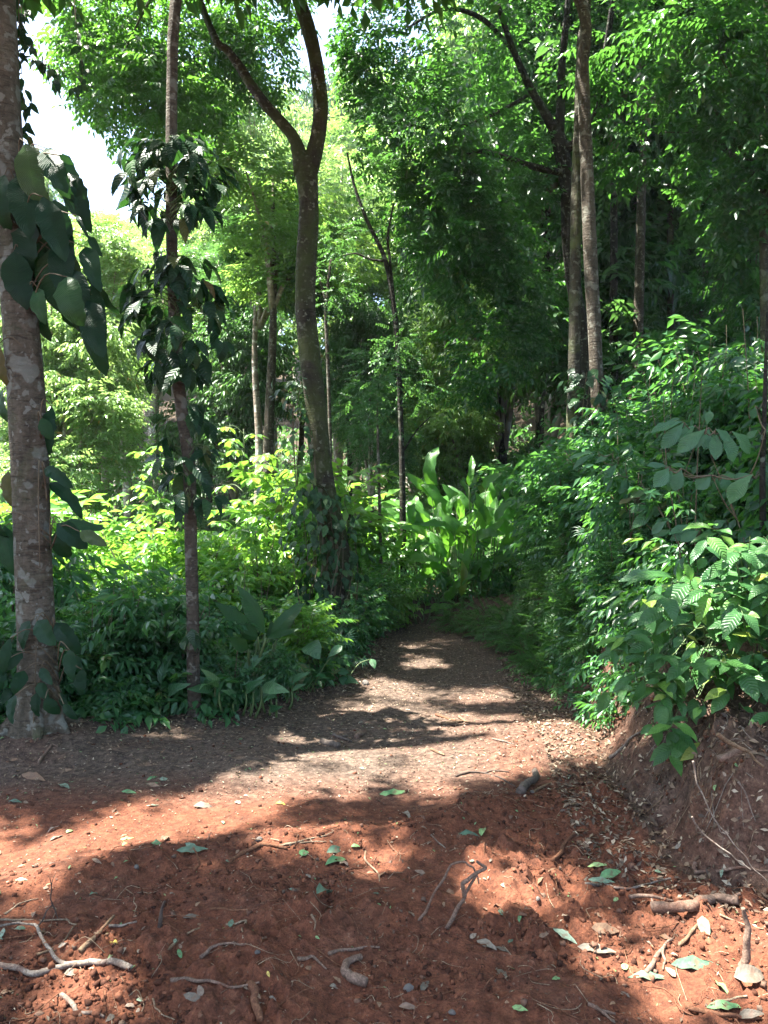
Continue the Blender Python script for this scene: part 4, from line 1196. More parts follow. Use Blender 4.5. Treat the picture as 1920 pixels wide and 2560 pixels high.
# ---- ivy round the foot of the forked tree
def trunk_ivy(label, path, n, Y, seed, size=.11, spread=.22, side=0):
    r = np.random.default_rng(seed)
    P = [W(x * S, y * S, Y) for x, y in path]
    C, _ = catmull(P, np.ones(len(P)), 60)
    t = thing('climbing_plant', label, 'climber', C[0])
    for k in range(n):
        c = C[int(r.integers(0, 60))]
        a = r.uniform(-math.pi, .0) if r.random() < .8 else r.uniform(0, math.pi)
        o = np.array([math.cos(a) + side, math.sin(a), 0])
        B = c + o * (.14 + spread * r.random() ** 1.6)
        d = unit(o * .5 + [r.normal(0, .4), r.normal(0, .3), -r.uniform(.3, 1.4)])
        L = size * r.uniform(.6, 1.3)
        lay('ivy', t, B, B + d * L, L * r.uniform(.5, .7), o * [1, 1, 0] + [0, 0, .7] + r.normal(0, .25, 3), r)
    lines = []
    for s in range(7):
        a = r.uniform(-math.pi, 0)
        lines.append([C[k] + [math.cos(a + k * .02) * .15, math.sin(a + k * .02) * .15, 0] for k in range(0, 60, 8)])
    stems_part(t, lines, .006, 'stem_brown')
trunk_ivy('dense dark ivy wrapping the foot of the forked tree', [(690, 1290), (690, 1200), (676, 1120), (668, 1050)], 290, 8.75, 91, .12, .34, -.25)
trunk_ivy('thin ivy trailing up the left side of the forked trunk', [(668, 1050), (660, 960), (652, 880), (650, 820)], 90, 8.8, 92, .11, .10, -.5)
trunk_ivy('ivy on the right side of the foot of the forked tree', [(742, 1330), (745, 1240), (735, 1150), (715, 1070)], 130, 8.75, 93, .12, .16, .25)
trunk_ivy('ivy with pale hanging leaves round the twin trunks', [(1280, 960), (1272, 880), (1266, 800)], 110, 9.5, 94, .15, .2, 0)

# ---- paddle-leaved clump in the sun
def paddle_clump(label, px, py, Y, n, L, seed, spread=.5, kind='heliconia', lean=(0, 0), zr=(.2, 1.2), cat='tropical plant', name='heliconia_plant', loc=None, upness=1.0):
    r = np.random.default_rng(seed)
    b = G(px * S, py * S) if loc is None else np.asarray(loc)
    if loc is None and Y is not None:
        x = (px * S - 960) / F * Y; b = np.array([x, Y, hz(x, Y)])
    t = thing(name, label, cat, b)
    lines = []
    for k in range(n):
        a = r.uniform(0, 2 * np.pi); q = r.random() ** .6
        foot = b + [math.cos(a) * spread * q, math.sin(a) * spread * q, 0]; foot[2] = hz(foot[0], foot[1])
        h = r.uniform(*zr)
        out = np.array([math.cos(a), math.sin(a), 0]) * r.uniform(.1, .55) + [lean[0], lean[1], 0]
        bb = foot + out * h * .5 + [0, 0, h]
        d = unit(out * r.uniform(.9, 2.3) + [r.normal(0, .2), r.normal(0, .15), upness * r.uniform(.1, 1.0)])
        ll = L * r.uniform(.7, 1.2)
        lay(kind, t, bb, bb + d * ll, ll * r.uniform(.24, .32), np.array([r.normal(0, .45), -.8, .65 + r.normal(0, .3)]), r)
        lines.append([foot, (foot + bb) / 2 + out * .05, bb])
    stems_part(t, lines, .012)
    return t
paddle_clump('tall sunlit clump of upright paddle-shaped leaves at the end of the trail, the rear one', 1035, 1300, 13.0, 52, .74, 101, .9, zr=(.5, 1.7))
paddle_clump('sunlit clump of bright paddle-shaped leaves at the end of the trail, the front one', 990, 1340, 12.0, 64, .66, 102, .95, zr=(.15, 1.1))
paddle_clump('small paddle-leaved plant in half shade right of the sunlit clump', 1045, 1350, 11.6, 22, .65, 103, .5, zr=(.3, 1.1))
paddle_clump('low paddle-leaved plant in front of the sunlit clump, over the bare bank', 1000, 1370, 11.2, 20, .5, 104, .5, zr=(.1, .6))
paddle_clump('leafy ginger plant with long leaves left of the slim crooked tree', 830, 1330, 11.3, 18, .55, 105, .5, zr=(.2, .9))
paddle_clump('small rosette with one reddish leaf at the foot of the slim crooked tree', 905, 1370, 10.9, 16, .34, 106, .3, zr=(.1, .35))

for _lab, _px, _Y, _n, _L, _sd in [('dark broad-leaved plant low between the lichen-patched trunk and the slender tree, the left one', 205, 6.05, 9, .26, 107), ('dark broad-leaved plant low between the lichen-patched trunk and the slender tree, the middle one', 285, 6.1, 8, .24, 108),
        ('broad-leaved plant just left of the foot of the slender tree', 350, 6.0, 8, .27, 109), ('broad-leaved plant right of the foot of the slender tree', 510, 6.05, 10, .28, 110), ('low broad-leaved plant at the trail edge below the banana-like plant', 590, 6.2, 8, .22, 112)]:
    paddle_clump(_lab, _px, 1500, _Y, _n, _L, _sd, .2, 'broad', (0, -.2), (.05, .26), 'plant', 'broad_leaved_plant')

# banana-like plant left of the forked tree
def banana():
    r = np.random.default_rng(111)
    b = base_of(560, 6.5)
    t = thing('banana_plant', 'big dark plant with broad upright paddle leaves left of the forked tree', 'tropical plant', b)
    k = from_crop(500, 1400, .30139)
    lines = []
    for B, E, w, dy in [((540, 610), (270, 230), 150, 0), ((480, 640), (125, 330), 130, -.1), ((470, 660), (290, 490), 170, .1), ((580, 640), (860, 330), 130, .15), ((640, 660), (800, 330), 140, .3), ((550, 650), (820, 545), 60, -.25), ((400, 740), (240, 640), 110, -.35), ((610, 700), (560, 500), 90, .25)]:
        P, Q = W(*k(*B), 6.45 + dy), W(*k(*E), 6.4 + dy * 1.4)
        lay('paddle', t, P, Q, w * .30139 / F * 6.4, np.array([.2 if E[0] < B[0] else -.2, -1, .3]), r)
        f = b + r.normal(0, .05, 3) * [1, 1, 0]
        lines.append([f, (f + P) / 2, P])
    stems_part(t, lines, .02)
banana()

def broad_plant(label, leaves, Y, seed, kind='broad', name='broad_leaved_plant'):
    r = np.random.default_rng(seed)
    k = from_crop(500, 1400, .30139)
    x = np.mean([k(*q[0])[0] for q in leaves]); xx = (x - 960) / F * Y
    b = np.array([xx, Y, hz(xx, Y)])
    t = thing(name, label, 'plant', b)
    lines = []
    for B, E, w in leaves:
        P, Q = W(*k(*B), Y + r.uniform(-.1, .1)), W(*k(*E), Y - .1 + r.uniform(-.1, .1))
        lay(kind, t, P, Q, w * .30139 / F * Y, np.array([r.normal(0, .3), -.8, .7]), r)
        lines.append([b + r.normal(0, .03, 3) * [1, 1, 0], (b + P) / 2 + [0, .03, .05], P])
    stems_part(t, lines, .006)
broad_plant('broad plant with one big dull hanging leaf at the verge, right of the banana-like plant', [((890, 700), (1010, 790), 170), ((860, 860), (790, 1090), 130), ((900, 880), (780, 960), 110), ((720, 980), (720, 1130), 100), ((1180, 710), (1060, 800), 70)], 6.7, 121)
broad_plant('low pale green broad-leaved plant at the edge of the trail below the forked tree', [((1170, 880), (1080, 950), 80), ((1130, 930), (1250, 930), 70), ((1150, 990), (1270, 1040), 90), ((1180, 1000), (1310, 1000), 80), ((1120, 1030), (1150, 1170), 90), ((1210, 1040), (1190, 1150), 80), ((1420, 820), (1450, 900), 60)], 7.1, 122)
broad_plant('low plant with long bluish leaves at the verge near the slender tree', [((330, 1060), (110, 1130), 60), ((220, 1090), (100, 1160), 50), ((0, 960), (10, 1140), 90), ((300, 1250), (190, 1270), 40), ((120, 1080), (330, 1075), 50), ((60, 1180), (150, 1240), 50)], 6.15, 123)
k5 = C5
def pix_plant(label, leaves, Y, seed, kind, name, cat='plant', stemr=.006, up=(-.75, .75), bx=None):
    """leaves given as (crop, base, tip, width px of the crop's scale, k)"""
    r = np.random.default_rng(seed)
    xs = np.mean([c(*b)[0] for c, b, e, w, k in leaves]) if bx is None else bx
    xx = (xs - 960) / F * Y
    b0 = np.array([xx, Y, hz(xx, Y)])
    t = thing(name, label, cat, b0)
    lines, bases = [], []
    for c, b, e, w, k in leaves:
        yy = Y + r.uniform(-.15, .15)
        P, Q = W(*c(*b), yy), W(*c(*e), yy - r.uniform(-.02, .1))
        lay(kind, t, P, Q, w * k / F * Y, np.array([r.normal(0, .3), up[0] + r.normal(0, .2), up[1]]), r)
        bases.append(P)
    top = np.mean(bases, 0)
    nodes = [b0, b0 + (top - b0) * .5 + [0, .05, .05], top + [0, .1, -.05]]
    lines.append(nodes[:3])
    rest = sorted(bases, key=lambda q: np.linalg.norm(q - top))
    for q in rest:
        j = min(range(1, len(nodes)), key=lambda m: np.linalg.norm(nodes[m] - q) - .25 * (nodes[m][2] < q[2]))
        lines.append([nodes[j], (nodes[j] + q) / 2 + [0, 0, -.03], q]); nodes.append(q)
    stems_part(t, lines, stemr * .7, 'stem_brown')
    return t

# ---- fan palms
def fan_mesh(seed, n=15, spread=215, w=.055):
    r = np.random.default_rng(seed)
    mb = MB()
    for k in range(n):
        a = math.radians(-spread / 2 + spread * k / (n - 1) + r.uniform(-3, 3)); L = r.uniform(.85, 1.05)
        d = np.array([math.cos(a), math.sin(a), 0]); s = np.array([-d[1], d[0], 0])
        V, T = [], []
        for u, ww, z in ((.06, .25, 0), (.4, 1, .0), (.75, .7, -.07), (1, .05, -.26)):
            c = d * u * L + [0, 0, z + .02 * math.sin(k)]
            V += [c - s * ww * w * .5 + [0, 0, .02 * ww], c, c + s * ww * w * .5 + [0, 0, .02 * ww]]
        Q = []
        for q in range(3):
            Q += [[q * 3, q * 3 + 1, q * 3 + 4, q * 3 + 3], [q * 3 + 1, q * 3 + 2, q * 3 + 5, q * 3 + 4]]
        mb.add(V, None, Q, r.random())
    return mb.mesh('frond', M['palm'])
FAN = [fan_mesh(5), fan_mesh(6, 13, 190), fan_mesh(7, 17, 240)]
def fan_palm(label, fronds, Y, seed):
    """fronds: (photo px of the hub, direction in the picture, radius px)"""
    r = np.random.default_rng(seed)
    xx = (np.mean([f[0][0] for f in fronds]) - 960) / F * Y
    b = np.array([xx, Y, hz(xx, Y)])
    t = thing('fan_palm', label, 'palm', b)
    lines = []
    for (px, py), (dx, dy), rad in fronds:
        yy = Y + r.uniform(-.15, .15)
        P = W(px, py, yy); L = rad / F * yy
        d = unit(np.array([dx, -.45, -dy]))
        part('frond', FAN[int(r.integers(0, 3))], t, frame(P - b, d, np.array([r.normal(0, .2), -.7, .8]), L, L, L))
        lines.append([b, (b + P) / 2 + [0, .05, .08], P])
    stems_part(t, lines, .005)
kk = from_crop(500, 1400, .30139)
fan_palm('small fan palm with narrow pale blades at the foot of the forked tree', [(kk(1000, 540), (-.8, .3), 42), (kk(1080, 540), (.5, .5), 36), (kk(960, 580), (-.3, .9), 30)], 7.6, 131)
fan_palm('second small fan palm just below the first, hanging over the verge', [(kk(1200, 640), (.5, .6), 40), (kk(1180, 640), (-.6, .6), 36), (kk(1040, 730), (.0, .9), 34)], 7.45, 132)
fan_palm('low fan palm beside the trail below the forked tree', [(kk(1210, 820), (.2, .9), 34), (kk(1340, 820), (.6, .5), 28), (kk(1150, 810), (-.5, .8), 26)], 7.3, 133)
kz = from_crop(1400, 1000, .31344)
fan_palm('dark fan palm half way up the right bank, blades hanging down', [(kz(220, 1050), (-.6, .5), 42), (kz(250, 1050), (.3, .9), 40), (kz(230, 1370), (.2, .8), 40), (kz(240, 1380), (-.7, .4), 38)], 6.6, 134)
fan_palm('stiff grey fan palm in the gap behind the large-leaved sapling', [(kz(1110, 915), (-.8, -.7), 62), (kz(1135, 905), (.25, -1), 58), (kz(1090, 940), (-1, -.05), 48)], 5.6, 135)
fan_palm('yellow-green fan palm on the slope left of the large-leaved sapling', [(kz(290, 930), (-.3, -1), 40), (kz(300, 930), (.6, -.8), 36)], 7.5, 136)

# ---- large-leaved sapling at the right edge
def C9(x, y): return kz(x, y)
k9 = .31344
sap = pix_plant('tall sapling at the right edge with whorls of very large drooping obovate leaves',
    [(C9, (980, 170), (745, 255), 85, k9), (C9, (990, 180), (815, 395), 120, k9), (C9, (1080, 205), (945, 320), 100, k9), (C9, (1165, 230), (935, 425), 125, k9), (C9, (1150, 240), (1075, 400), 100, k9), (C9, (1190, 222), (1150, 400), 90, k9),
     (C9, (1235, 245), (1240, 475), 110, k9), (C9, (1285, 250), (1425, 485), 125, k9), (C9, (1370, 250), (1550, 400), 140, k9), (C9, (1240, 228), (1360, 330), 90, k9), (C9, (1170, 200), (1190, 80), 70, k9),
     (C9, (860, 530), (695, 515), 70, k9), (C9, (870, 540), (765, 695), 120, k9), (C9, (880, 560), (890, 740), 80, k9), (C9, (970, 545), (905, 725), 110, k9), (C9, (880, 525), (980, 510), 50, k9),
     (C9, (1210, 600), (1090, 715), 115, k9), (C9, (1250, 610), (1245, 755), 90, k9), (C9, (1290, 600), (1350, 720), 110, k9), (C9, (1290, 595), (1415, 600), 100, k9),
     (C9, (1540, 590), (1345, 825), 165, k9), (C9, (1590, 590), (1640, 815), 140, k9), (C9, (1610, 580), (1760, 700), 140, k9), (C9, (1520, 590), (1380, 640), 80, k9), (C9, (1590, 560), (1700, 540), 100, k9),
     (C9, (1560, 50), (1540, 150), 70, k9), (C9, (1620, 10), (1700, 90), 90, k9), (C9, (1640, 240), (1760, 300), 90, k9), (C9, (1580, 240), (1490, 310), 60, k9)],
    4.7, 141, 'sapling', 'large_leaved_sapling', 'sapling', .007, (-.7, .65), bx=1910)
P = [np.array(sap.location) - [0, 0, .1], W(1908, 1330, 4.7), W(1906, 1180, 4.7), W(1912, 1000, 4.7), W(1918, 780, 4.75)]
V, T, Q = tube(P, [.022, .02, .017, .014, .008], 24, 9, .1, 3)
mb = MB(); mb.add(V, T, Q); part('trunk', mb.mesh('trunk', M['bark_dark'], np.array(sap.location)), sap)
pix_plant('sapling leaning out over the slope, its twig of long ribbed leaves pointing left',
    [(C9, (300, 410), (60, 462), 55, k9), (C9, (300, 425), (85, 545), 65, k9), (C9, (410, 430), (290, 505), 50, k9), (C9, (470, 455), (430, 370), 60, k9), (C9, (520, 500), (550, 440), 50, k9), (C9, (420, 520), (335, 530), 50, k9), (C9, (460, 500), (365, 640), 70, k9),
     (C9, (540, 620), (470, 745), 80, k9), (C9, (560, 640), (520, 720), 60, k9), (C9, (720, 700), (560, 770), 70, k9), (C9, (770, 720), (640, 800), 60, k9), (C9, (740, 780), (650, 890), 80, k9), (C9, (770, 840), (590, 1030), 90, k9), (C9, (800, 830), (760, 940), 60, k9),
     (C9, (850, 830), (950, 900), 80, k9), (C9, (600, 780), (480, 830), 70, k9), (C9, (640, 820), (570, 900), 60, k9)], 5.9, 142, 'sapling', 'large_leaved_sapling', 'sapling', .006)
pix_plant('low sapling behind the glossy bush, a hand of big dull leaves pointing left',
    [(C9, (1100, 1015), (880, 1050), 80, k9), (C9, (1090, 1030), (880, 1115), 100, k9), (C9, (1110, 1040), (980, 1140), 90, k9), (C9, (1190, 1020), (1170, 1160), 100, k9), (C9, (900, 1040), (755, 1090), 110, k9), (C9, (860, 960), (725, 1070), 80, k9), (C9, (1130, 1000), (1120, 900), 60, k9),
     (C9, (905, 1390), (465, 1420), 110, k9), (C9, (1000, 1230), (930, 1420), 90, k9), (C9, (1330, 960), (1220, 1020), 80, k9), (C9, (1350, 950), (1330, 1050), 70, k9), (C9, (1560, 1000), (1420, 1130), 110, k9)], 4.9, 143, 'sapling', 'large_leaved_sapling', 'sapling', .006)

# ---- glossy bush on the right bank
kb = from_crop(1450, 1400, .28330)
def C10(x, y): return kb(x, y)
def glossy_bush():
    r = np.random.default_rng(151)
    b = np.array([2.15, 4.25, hz(2.15, 4.25)])
    t = thing('leafy_bush', 'big glossy-leaved bush hanging over the red earth bank at the right', 'bush', b)
    fixed = [((820, 160), (345, 170), 110), ((960, 210), (740, 440), 190), ((740, 430), (490, 570), 150), ((640, 660), (350, 680), 95), ((650, 740), (420, 835), 110), ((580, 870), (340, 890), 85), ((490, 1035), (265, 1155), 80), ((560, 1050), (470, 1295), 90),
             ((990, 180), (925, 30), 110), ((870, 190), (880, 20), 70), ((1240, 190), (1055, 222), 85), ((1240, 190), (1430, 150), 85), ((1130, 260), (870, 415), 95), ((1150, 295), (1010, 585), 115), ((1410, 315), (1240, 605), 145), ((1470, 305), (1560, 645), 175),
             ((1240, 240), (1190, 375), 95), ((1540, 175), (1425, 55), 105), ((1500, 215), (1645, 325), 105), ((1270, 240), (1450, 270), 90), ((1540, 180), (1659, 130), 80), ((1100, -20), (1060, 90), 90), ((1290, 0), (1130, 170), 110),
             ((760, 1240), (645, 1435), 105), ((670, 1465), (710, 1650), 95), ((880, 1520), (760, 1645), 105), ((915, 1640), (810, 1775), 95), ((1120, 1615), (905, 1795), 115), ((1680, 1530), (1365, 1625), 115), ((1680, 1340), (1455, 1505), 105),
             ((1320, 1185), (1150, 1365), 125), ((1290, 1150), (1095, 1235), 95), ((1040, 730), (945, 660), 60), ((1040, 770), (875, 895), 75), ((1110, 600), (1225, 715), 90), ((820, 545), (655, 650), 80), ((1000, 480), (830, 590), 110), ((1560, 690), (1350, 640), 70),
             ((1210, 845), (1100, 1040), 80), ((1275, 850), (1240, 1020), 60), ((1090, 860), (1010, 985), 75), ((1510, 835), (1370, 1010), 80), ((1530, 835), (1659, 900), 70), ((1540, 830), (1580, 950), 50), ((1000, 1050), (930, 1170), 70), ((840, 1080), (780, 1230), 80),
             ((700, 1060), (590, 1100), 60), ((760, 1200), (640, 1230), 60), ((880, 1410), (760, 1440), 70), ((950, 1420), (800, 1400), 60), ((640, 1450), (530, 1550), 60), ((1440, 1300), (1540, 1350), 70), ((1600, 1200), (1660, 1270), 90), ((1060, 1300), (1010, 1400), 70), ((740, 850), (650, 960), 90),
             ((1330, 1040), (1480, 1110), 80), ((1100, 1280), (1060, 1410), 70), ((900, 680), (820, 770), 80)]
    lines = []
    def depth(x, y): return 4.25 - .35 * (x / 1659.) - .15 * (y / 1900.) + .25 * max(0, .5 - x / 1659.)
    for B, E, w in fixed:
        yy = depth(*B)
        P, Q = W(*kb(*B), yy), W(*kb(*E), yy - r.uniform(0, .06))
        lay('bush', t, P, Q, w * .2833 / F * yy, np.array([r.normal(0, .2), -.6, .8]), r)
        lines.append([P, P + [.05, .15, -.02], P + [.15, .35, -.15]])
    poly = [(1700, -250), (1200, -220), (950, -120), (820, 40), (640, 300), (480, 560), (420, 850), (520, 1100), (640, 1300), (600, 1480), (760, 1680), (1050, 1720), (1350, 1640), (1659, 1600), (2300, 1550), (2300, -300)]
    n = 0
    while n < 82:
        x, y = r.uniform(400, 2300), r.uniform(-300, 1640)
        if not in_poly(poly, np.array([x]), np.array([y]))[0]: continue
        yy = depth(x, y) + r.uniform(.02, .5)
        c = W(*kb(x, y), yy)
        if c[2] < hz(c[0], c[1]) + .02: continue
        n += 1
        tw = unit(np.array([-.6 + r.normal(0, .5), -.7 + r.normal(0, .3), r.normal(.1, .35)]))
        s = unit(np.cross(tw, [0, 0, 1]))
        L0 = r.uniform(.15, .3)
        for q in range(5):
            u = (q + .5) / 5; base = c + tw * L0 * u
            d = unit(tw * .6 + s * (1 if q % 2 else -1) * r.uniform(.5, 1.0) + [0, 0, -r.uniform(.1, .9)])
            L = r.uniform(.10, .19)
            lay('bush', t, base, base + d * L, L * r.uniform(.38, .48), np.array([r.normal(0, .3), -.35 + r.normal(0, .2), 1]), r)
        lines.append([b + (c - b) * .3 + [0, .1, .1], b + (c - b) * .7 + [0, .05, .15], c, c + tw * L0])
    stems_part(t, lines, .004, 'stem')
glossy_bush()

# ---- whorled saplings in the sun, left of the forked tree
def whorl_sapling(label, px, top, Y, h, n, seed, size=.2):
    r = np.random.default_rng(seed)
    b = base_of(px, Y)
    t = thing('whorled_sapling', label, 'sapling', b)
    lines = [[b, b + [r.normal(0, .05), 0, h * .5], b + [r.normal(0, .08), 0, h]]]
    for k in range(n):
        z = h * (.35 + .65 * (k + .5) / n); a = k * 2.4 + r.uniform(-.4, .4); q = r.uniform(.15, .5) * (1.15 - .6 * k / n)
        c = b + [math.cos(a) * q, math.sin(a) * q, z + .08]
        lines.append([b + [0, 0, z - .05], (b + [0, 0, z] + c) / 2 + [0, 0, .04], c])
        m = int(r.integers(6, 9))
        for j in range(m):
            aa = j / m * 2 * math.pi + r.uniform(-.2, .2)
            d = unit(np.array([math.cos(aa), math.sin(aa), -r.uniform(.15, .7)]))
            L = size * r.uniform(.7, 1.1)
            lay('whorl', t, c + d * .02, c + d * L, L * .42, np.array([0, -.1, 1.]) + r.normal(0, .15, 3), r)
    stems_part(t, lines, .007)
whorl_sapling('bright sapling with umbrella-like leaf whorls, between the slender and the forked tree', 590, 1090, 9.2, 2.35, 17, 161, .21)
whorl_sapling('second bright whorl-leaved sapling standing right of the slender tree', 530, 1040, 10.4, 2.75, 18, 162, .22)
whorl_sapling('whorl-leaved sapling against the left side of the forked tree', 640, 1130, 9.9, 2.2, 12, 163, .2)
whorl_sapling('sunlit whorl-leaved sapling deep in the clearing at the left', 330, 1080, 13.0, 2.4, 14, 164, .28)
# ------------------------------------------------------------------ shrubs and undergrowth
def shrub_proto(seed, spr, n, leaf, spread=.8, tall=1.0):
    r = np.random.default_rng(seed)
    mb, sm = MB(), MB()
    ns = 9
    for s in range(ns):
        a = s / ns * 6.28 + r.uniform(-.4, .4); q = r.uniform(.1, 1) * spread * .6; h = r.uniform(.55, 1) * tall
        P = np.array([[0, 0, -.05], [math.cos(a) * q * .3, math.sin(a) * q * .3, h * .5], [math.cos(a) * q, math.sin(a) * q, h]])
        V, T, Q = tube(P, [.012, .009, .003], 8, 5, 0, 0); sm.add(V, T, Q)
        C, _ = catmull(P, np.ones(3), 20)
        k = n // ns
        pts = C[r.integers(5, 20, k)] + r.normal(0, .11 * spread, (k, 3))
        put_sprays(mb, SPR[spr], pts, out_dirs(k, np.array([0, 0, tall * .4]), pts, .1, r), ups(k, r, .35), leaf * r.uniform(.7, 1.25, k), r=r)
    return mb, sm, {}
SHR = {'small': shrub_proto(301, 'oval', 260, .24), 'pinnate': shrub_proto(302, 'pinnate', 150, .36), 'droop': shrub_proto(303, 'droop', 200, .30), 'whorl': shrub_proto(304, 'whorl', 170, .17), 'fern': shrub_proto(305, 'fern', 110, .42, .8, .7), 'fine': shrub_proto(306, 'fine', 280, .24)}
def shrub(label, px, Y, h, kind, mat, name='understory_shrub', group=None, xy=None, wide=1.0):
    x = px_x(px, Y) if xy is None else xy[0]
    y = Y if xy is None else xy[1]
    r = np.random.default_rng(int(abs(x) * 1000 + y * 77))
    mb, sm, ms = SHR[kind]
    if 'fol' not in ms: ms['fol'] = mb.mesh('foliage', M[mat])
    if 'stem' not in ms: ms['stem'] = sm.mesh('stem', M['stem_brown'])
    t = thing(name, label, 'shrub' if 'shrub' in name else 'fern', (x, y, hz(x, y)), group)
    A = Matrix.Rotation(r.uniform(0, 6.28), 4, 'Z') @ Matrix.Diagonal((h * wide, h * wide, h, 1))
    own_mat(part('foliage', ms['fol'], t, A), M[mat]); part('stem', ms['stem'], t, A)
    return t
for q in [
    ('dark leafy shrub between the lichen-patched trunk and the slender tree, nearest the trunk', 185, 6.1, .85, 'small', 'shrub'),
    ('bluish dark shrub in the middle between the lichen-patched trunk and the slender tree', 262, 6.3, .95, 'droop', 'shrub'),
    ('dark feathery shrub low in front of the bright clearing, left of the slender tree', 318, 6.5, .8, 'pinnate', 'shrub'),
    ('dark shrub touching the left side of the slender tree', 372, 6.4, .95, 'small', 'shrub'),
    ('dark shrub just right of the slender tree, at the trail edge', 462, 6.4, .5, 'fine', 'shrub'),
    ('leafy shrub below the banana-like plant, its left side', 505, 6.2, .42, 'small', 'shrub'),
    ('leafy shrub below the banana-like plant, its right side', 600, 6.45, .4, 'droop', 'shrub'),
    ('small bright feathery shrub right of the banana-like plant', 650, 7.1, .7, 'pinnate', 'shrub_sunlit'),
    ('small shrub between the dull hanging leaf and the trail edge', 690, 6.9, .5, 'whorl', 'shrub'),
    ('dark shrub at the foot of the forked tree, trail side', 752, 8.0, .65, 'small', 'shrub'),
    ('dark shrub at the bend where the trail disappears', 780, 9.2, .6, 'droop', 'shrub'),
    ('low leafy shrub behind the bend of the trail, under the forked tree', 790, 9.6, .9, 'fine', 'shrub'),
    ('shrub with light leaves behind the bend, left of the slim crooked tree', 835, 10.4, .9, 'small', 'shrub_sunlit'),
    ('big sunlit yellow-green shrub in the clearing left of the slender tree', 300, 9.6, 1.75, 'small', 'shrub_sunlit'),
    ('sunlit bushy shrub in the clearing behind the bare pole', 195, 10.6, 1.6, 'fine', 'shrub_sunlit'),
    ('sunlit low shrub right of the bare pole in the clearing', 240, 8.6, 1.15, 'small', 'shrub_sunlit'),
    ('sunlit feathery shrub directly behind the slender tree', 430, 9.4, 1.3, 'pinnate', 'shrub_sunlit'),
    ('sunlit shrub low behind the slender tree, right of it', 485, 8.2, 1.3, 'small', 'shrub_sunlit'),
    ('sunlit shrub behind the banana-like plant', 560, 8.6, 1.45, 'whorl', 'shrub_sunlit'),
    ('sunlit feathery shrub at head height left of the forked tree', 655, 10.8, 2.1, 'pinnate', 'shrub_sunlit'),
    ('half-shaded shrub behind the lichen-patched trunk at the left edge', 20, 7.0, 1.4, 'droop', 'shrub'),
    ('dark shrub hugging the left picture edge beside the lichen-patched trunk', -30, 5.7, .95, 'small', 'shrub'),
    ('sunlit shrub far left in the clearing behind the lichen-patched trunk', 60, 10.0, 1.9, 'pinnate', 'shrub_sunlit'),
    ('sunlit shrub right of the forked tree, feathery and yellow green', 775, 11.2, 1.3, 'pinnate', 'shrub_sunlit'),
    ('sunlit leafy shrub behind the slim crooked tree', 855, 16.0, 2.0, 'small', 'shrub_sunlit'),
    ('tall leafy shrub left of the sunlit paddle leaves', 880, 13.8, 1.1, 'droop', 'shrub'),
    ('dark shrub right behind the sunlit paddle leaves', 1090, 14.5, 1.6, 'droop', 'shrub'),
    ('dense shrub on the slope right of the sunlit paddle leaves', 1180, 10.6, .8, 'droop', 'shrub'),
    ('dense drooping shrub on the slope over the mossy bank', 1230, 9.0, 1.05, 'droop', 'shrub'),
    ('shrub with bright twig tips on the slope above the mossy bank', 1230, 8.2, 1.25, 'small', 'shrub'),
    ('feathery shrub half way up the slope below the twin trunks', 1240, 10.4, 1.3, 'pinnate', 'shrub'),
    ('leafy shrub at the foot of the twin trunks', 1270, 9.1, .95, 'small', 'shrub'),
    ('leafy shrub right of the foot of the twin trunks', 1345, 9.3, 1.15, 'droop', 'shrub'),
    ('tall shrub with glossy leaves right of the twin trunks, in spots of sun', 1400, 11.5, 1.8, 'small', 'shrub'),
    ('shrub on the slope above the dark fan palm', 1310, 7.4, 1.05, 'small', 'shrub'),
    ('shrub on the slope left of the glossy bush', 1370, 6.3, .9, 'droop', 'shrub'),
    ('low shrub clinging to the bank left of the glossy bush', 1330, 6.1, .6, 'fine', 'shrub'),
    ('shrub behind the glossy bush, under the large-leaved sapling', 1480, 5.6, .8, 'whorl', 'shrub'),
    ('dark shrub behind the large-leaved sapling', 1560, 6.6, .9, 'droop', 'shrub'),
    ('feathery shrub high on the slope above the large-leaved sapling', 1590, 9.0, .8, 'pinnate', 'shrub'),
    ('shrub high on the slope at the right edge', 1690, 7.6, .6, 'droop', 'shrub'),
    ('tall dim shrub in the dark wood right of the twin trunks', 1480, 12.0, 2.2, 'droop', 'shrub'),
    ('drooping shrub in the dark wood between the far poles', 1560, 14.5, 2.4, 'pinnate', 'shrub'),
    ('dim leafy shrub left of the twin trunks at eye level', 1215, 12.2, 1.8, 'small', 'shrub'),
]:
    shrub(*q)

for k, (lab, x, y, h) in enumerate([
    ('fern on the dark mossy bank, nearest the trail end', .95, 10.1, .5), ('fern at the foot of the bank where the bare bank ends', 1.25, 9.6, .5), ('fern half way up the mossy bank', 1.55, 9.2, .6), ('fern at the foot of the mossy bank in deep shade', 1.42, 8.7, .55),
    ('fern on the mossy bank above the trail edge', 1.62, 8.2, .6), ('feathery fern low on the mossy bank', 1.45, 7.8, .5), ('fern hanging from the top of the mossy bank', 1.9, 7.7, .7), ('fern at the near end of the mossy bank', 1.5, 7.2, .45),
    ('fern on the bank beside the bare sunlit earth', 1.75, 6.9, .55), ('small fern over the bare sunlit earth of the bank', 1.72, 6.2, .42), ('fern tuft at the top of the bank left of the glossy bush', 1.98, 5.9, .5)]):
    shrub(lab, 0, 0, h, 'fern', 'fern', 'bank_fern', xy=(x, y))

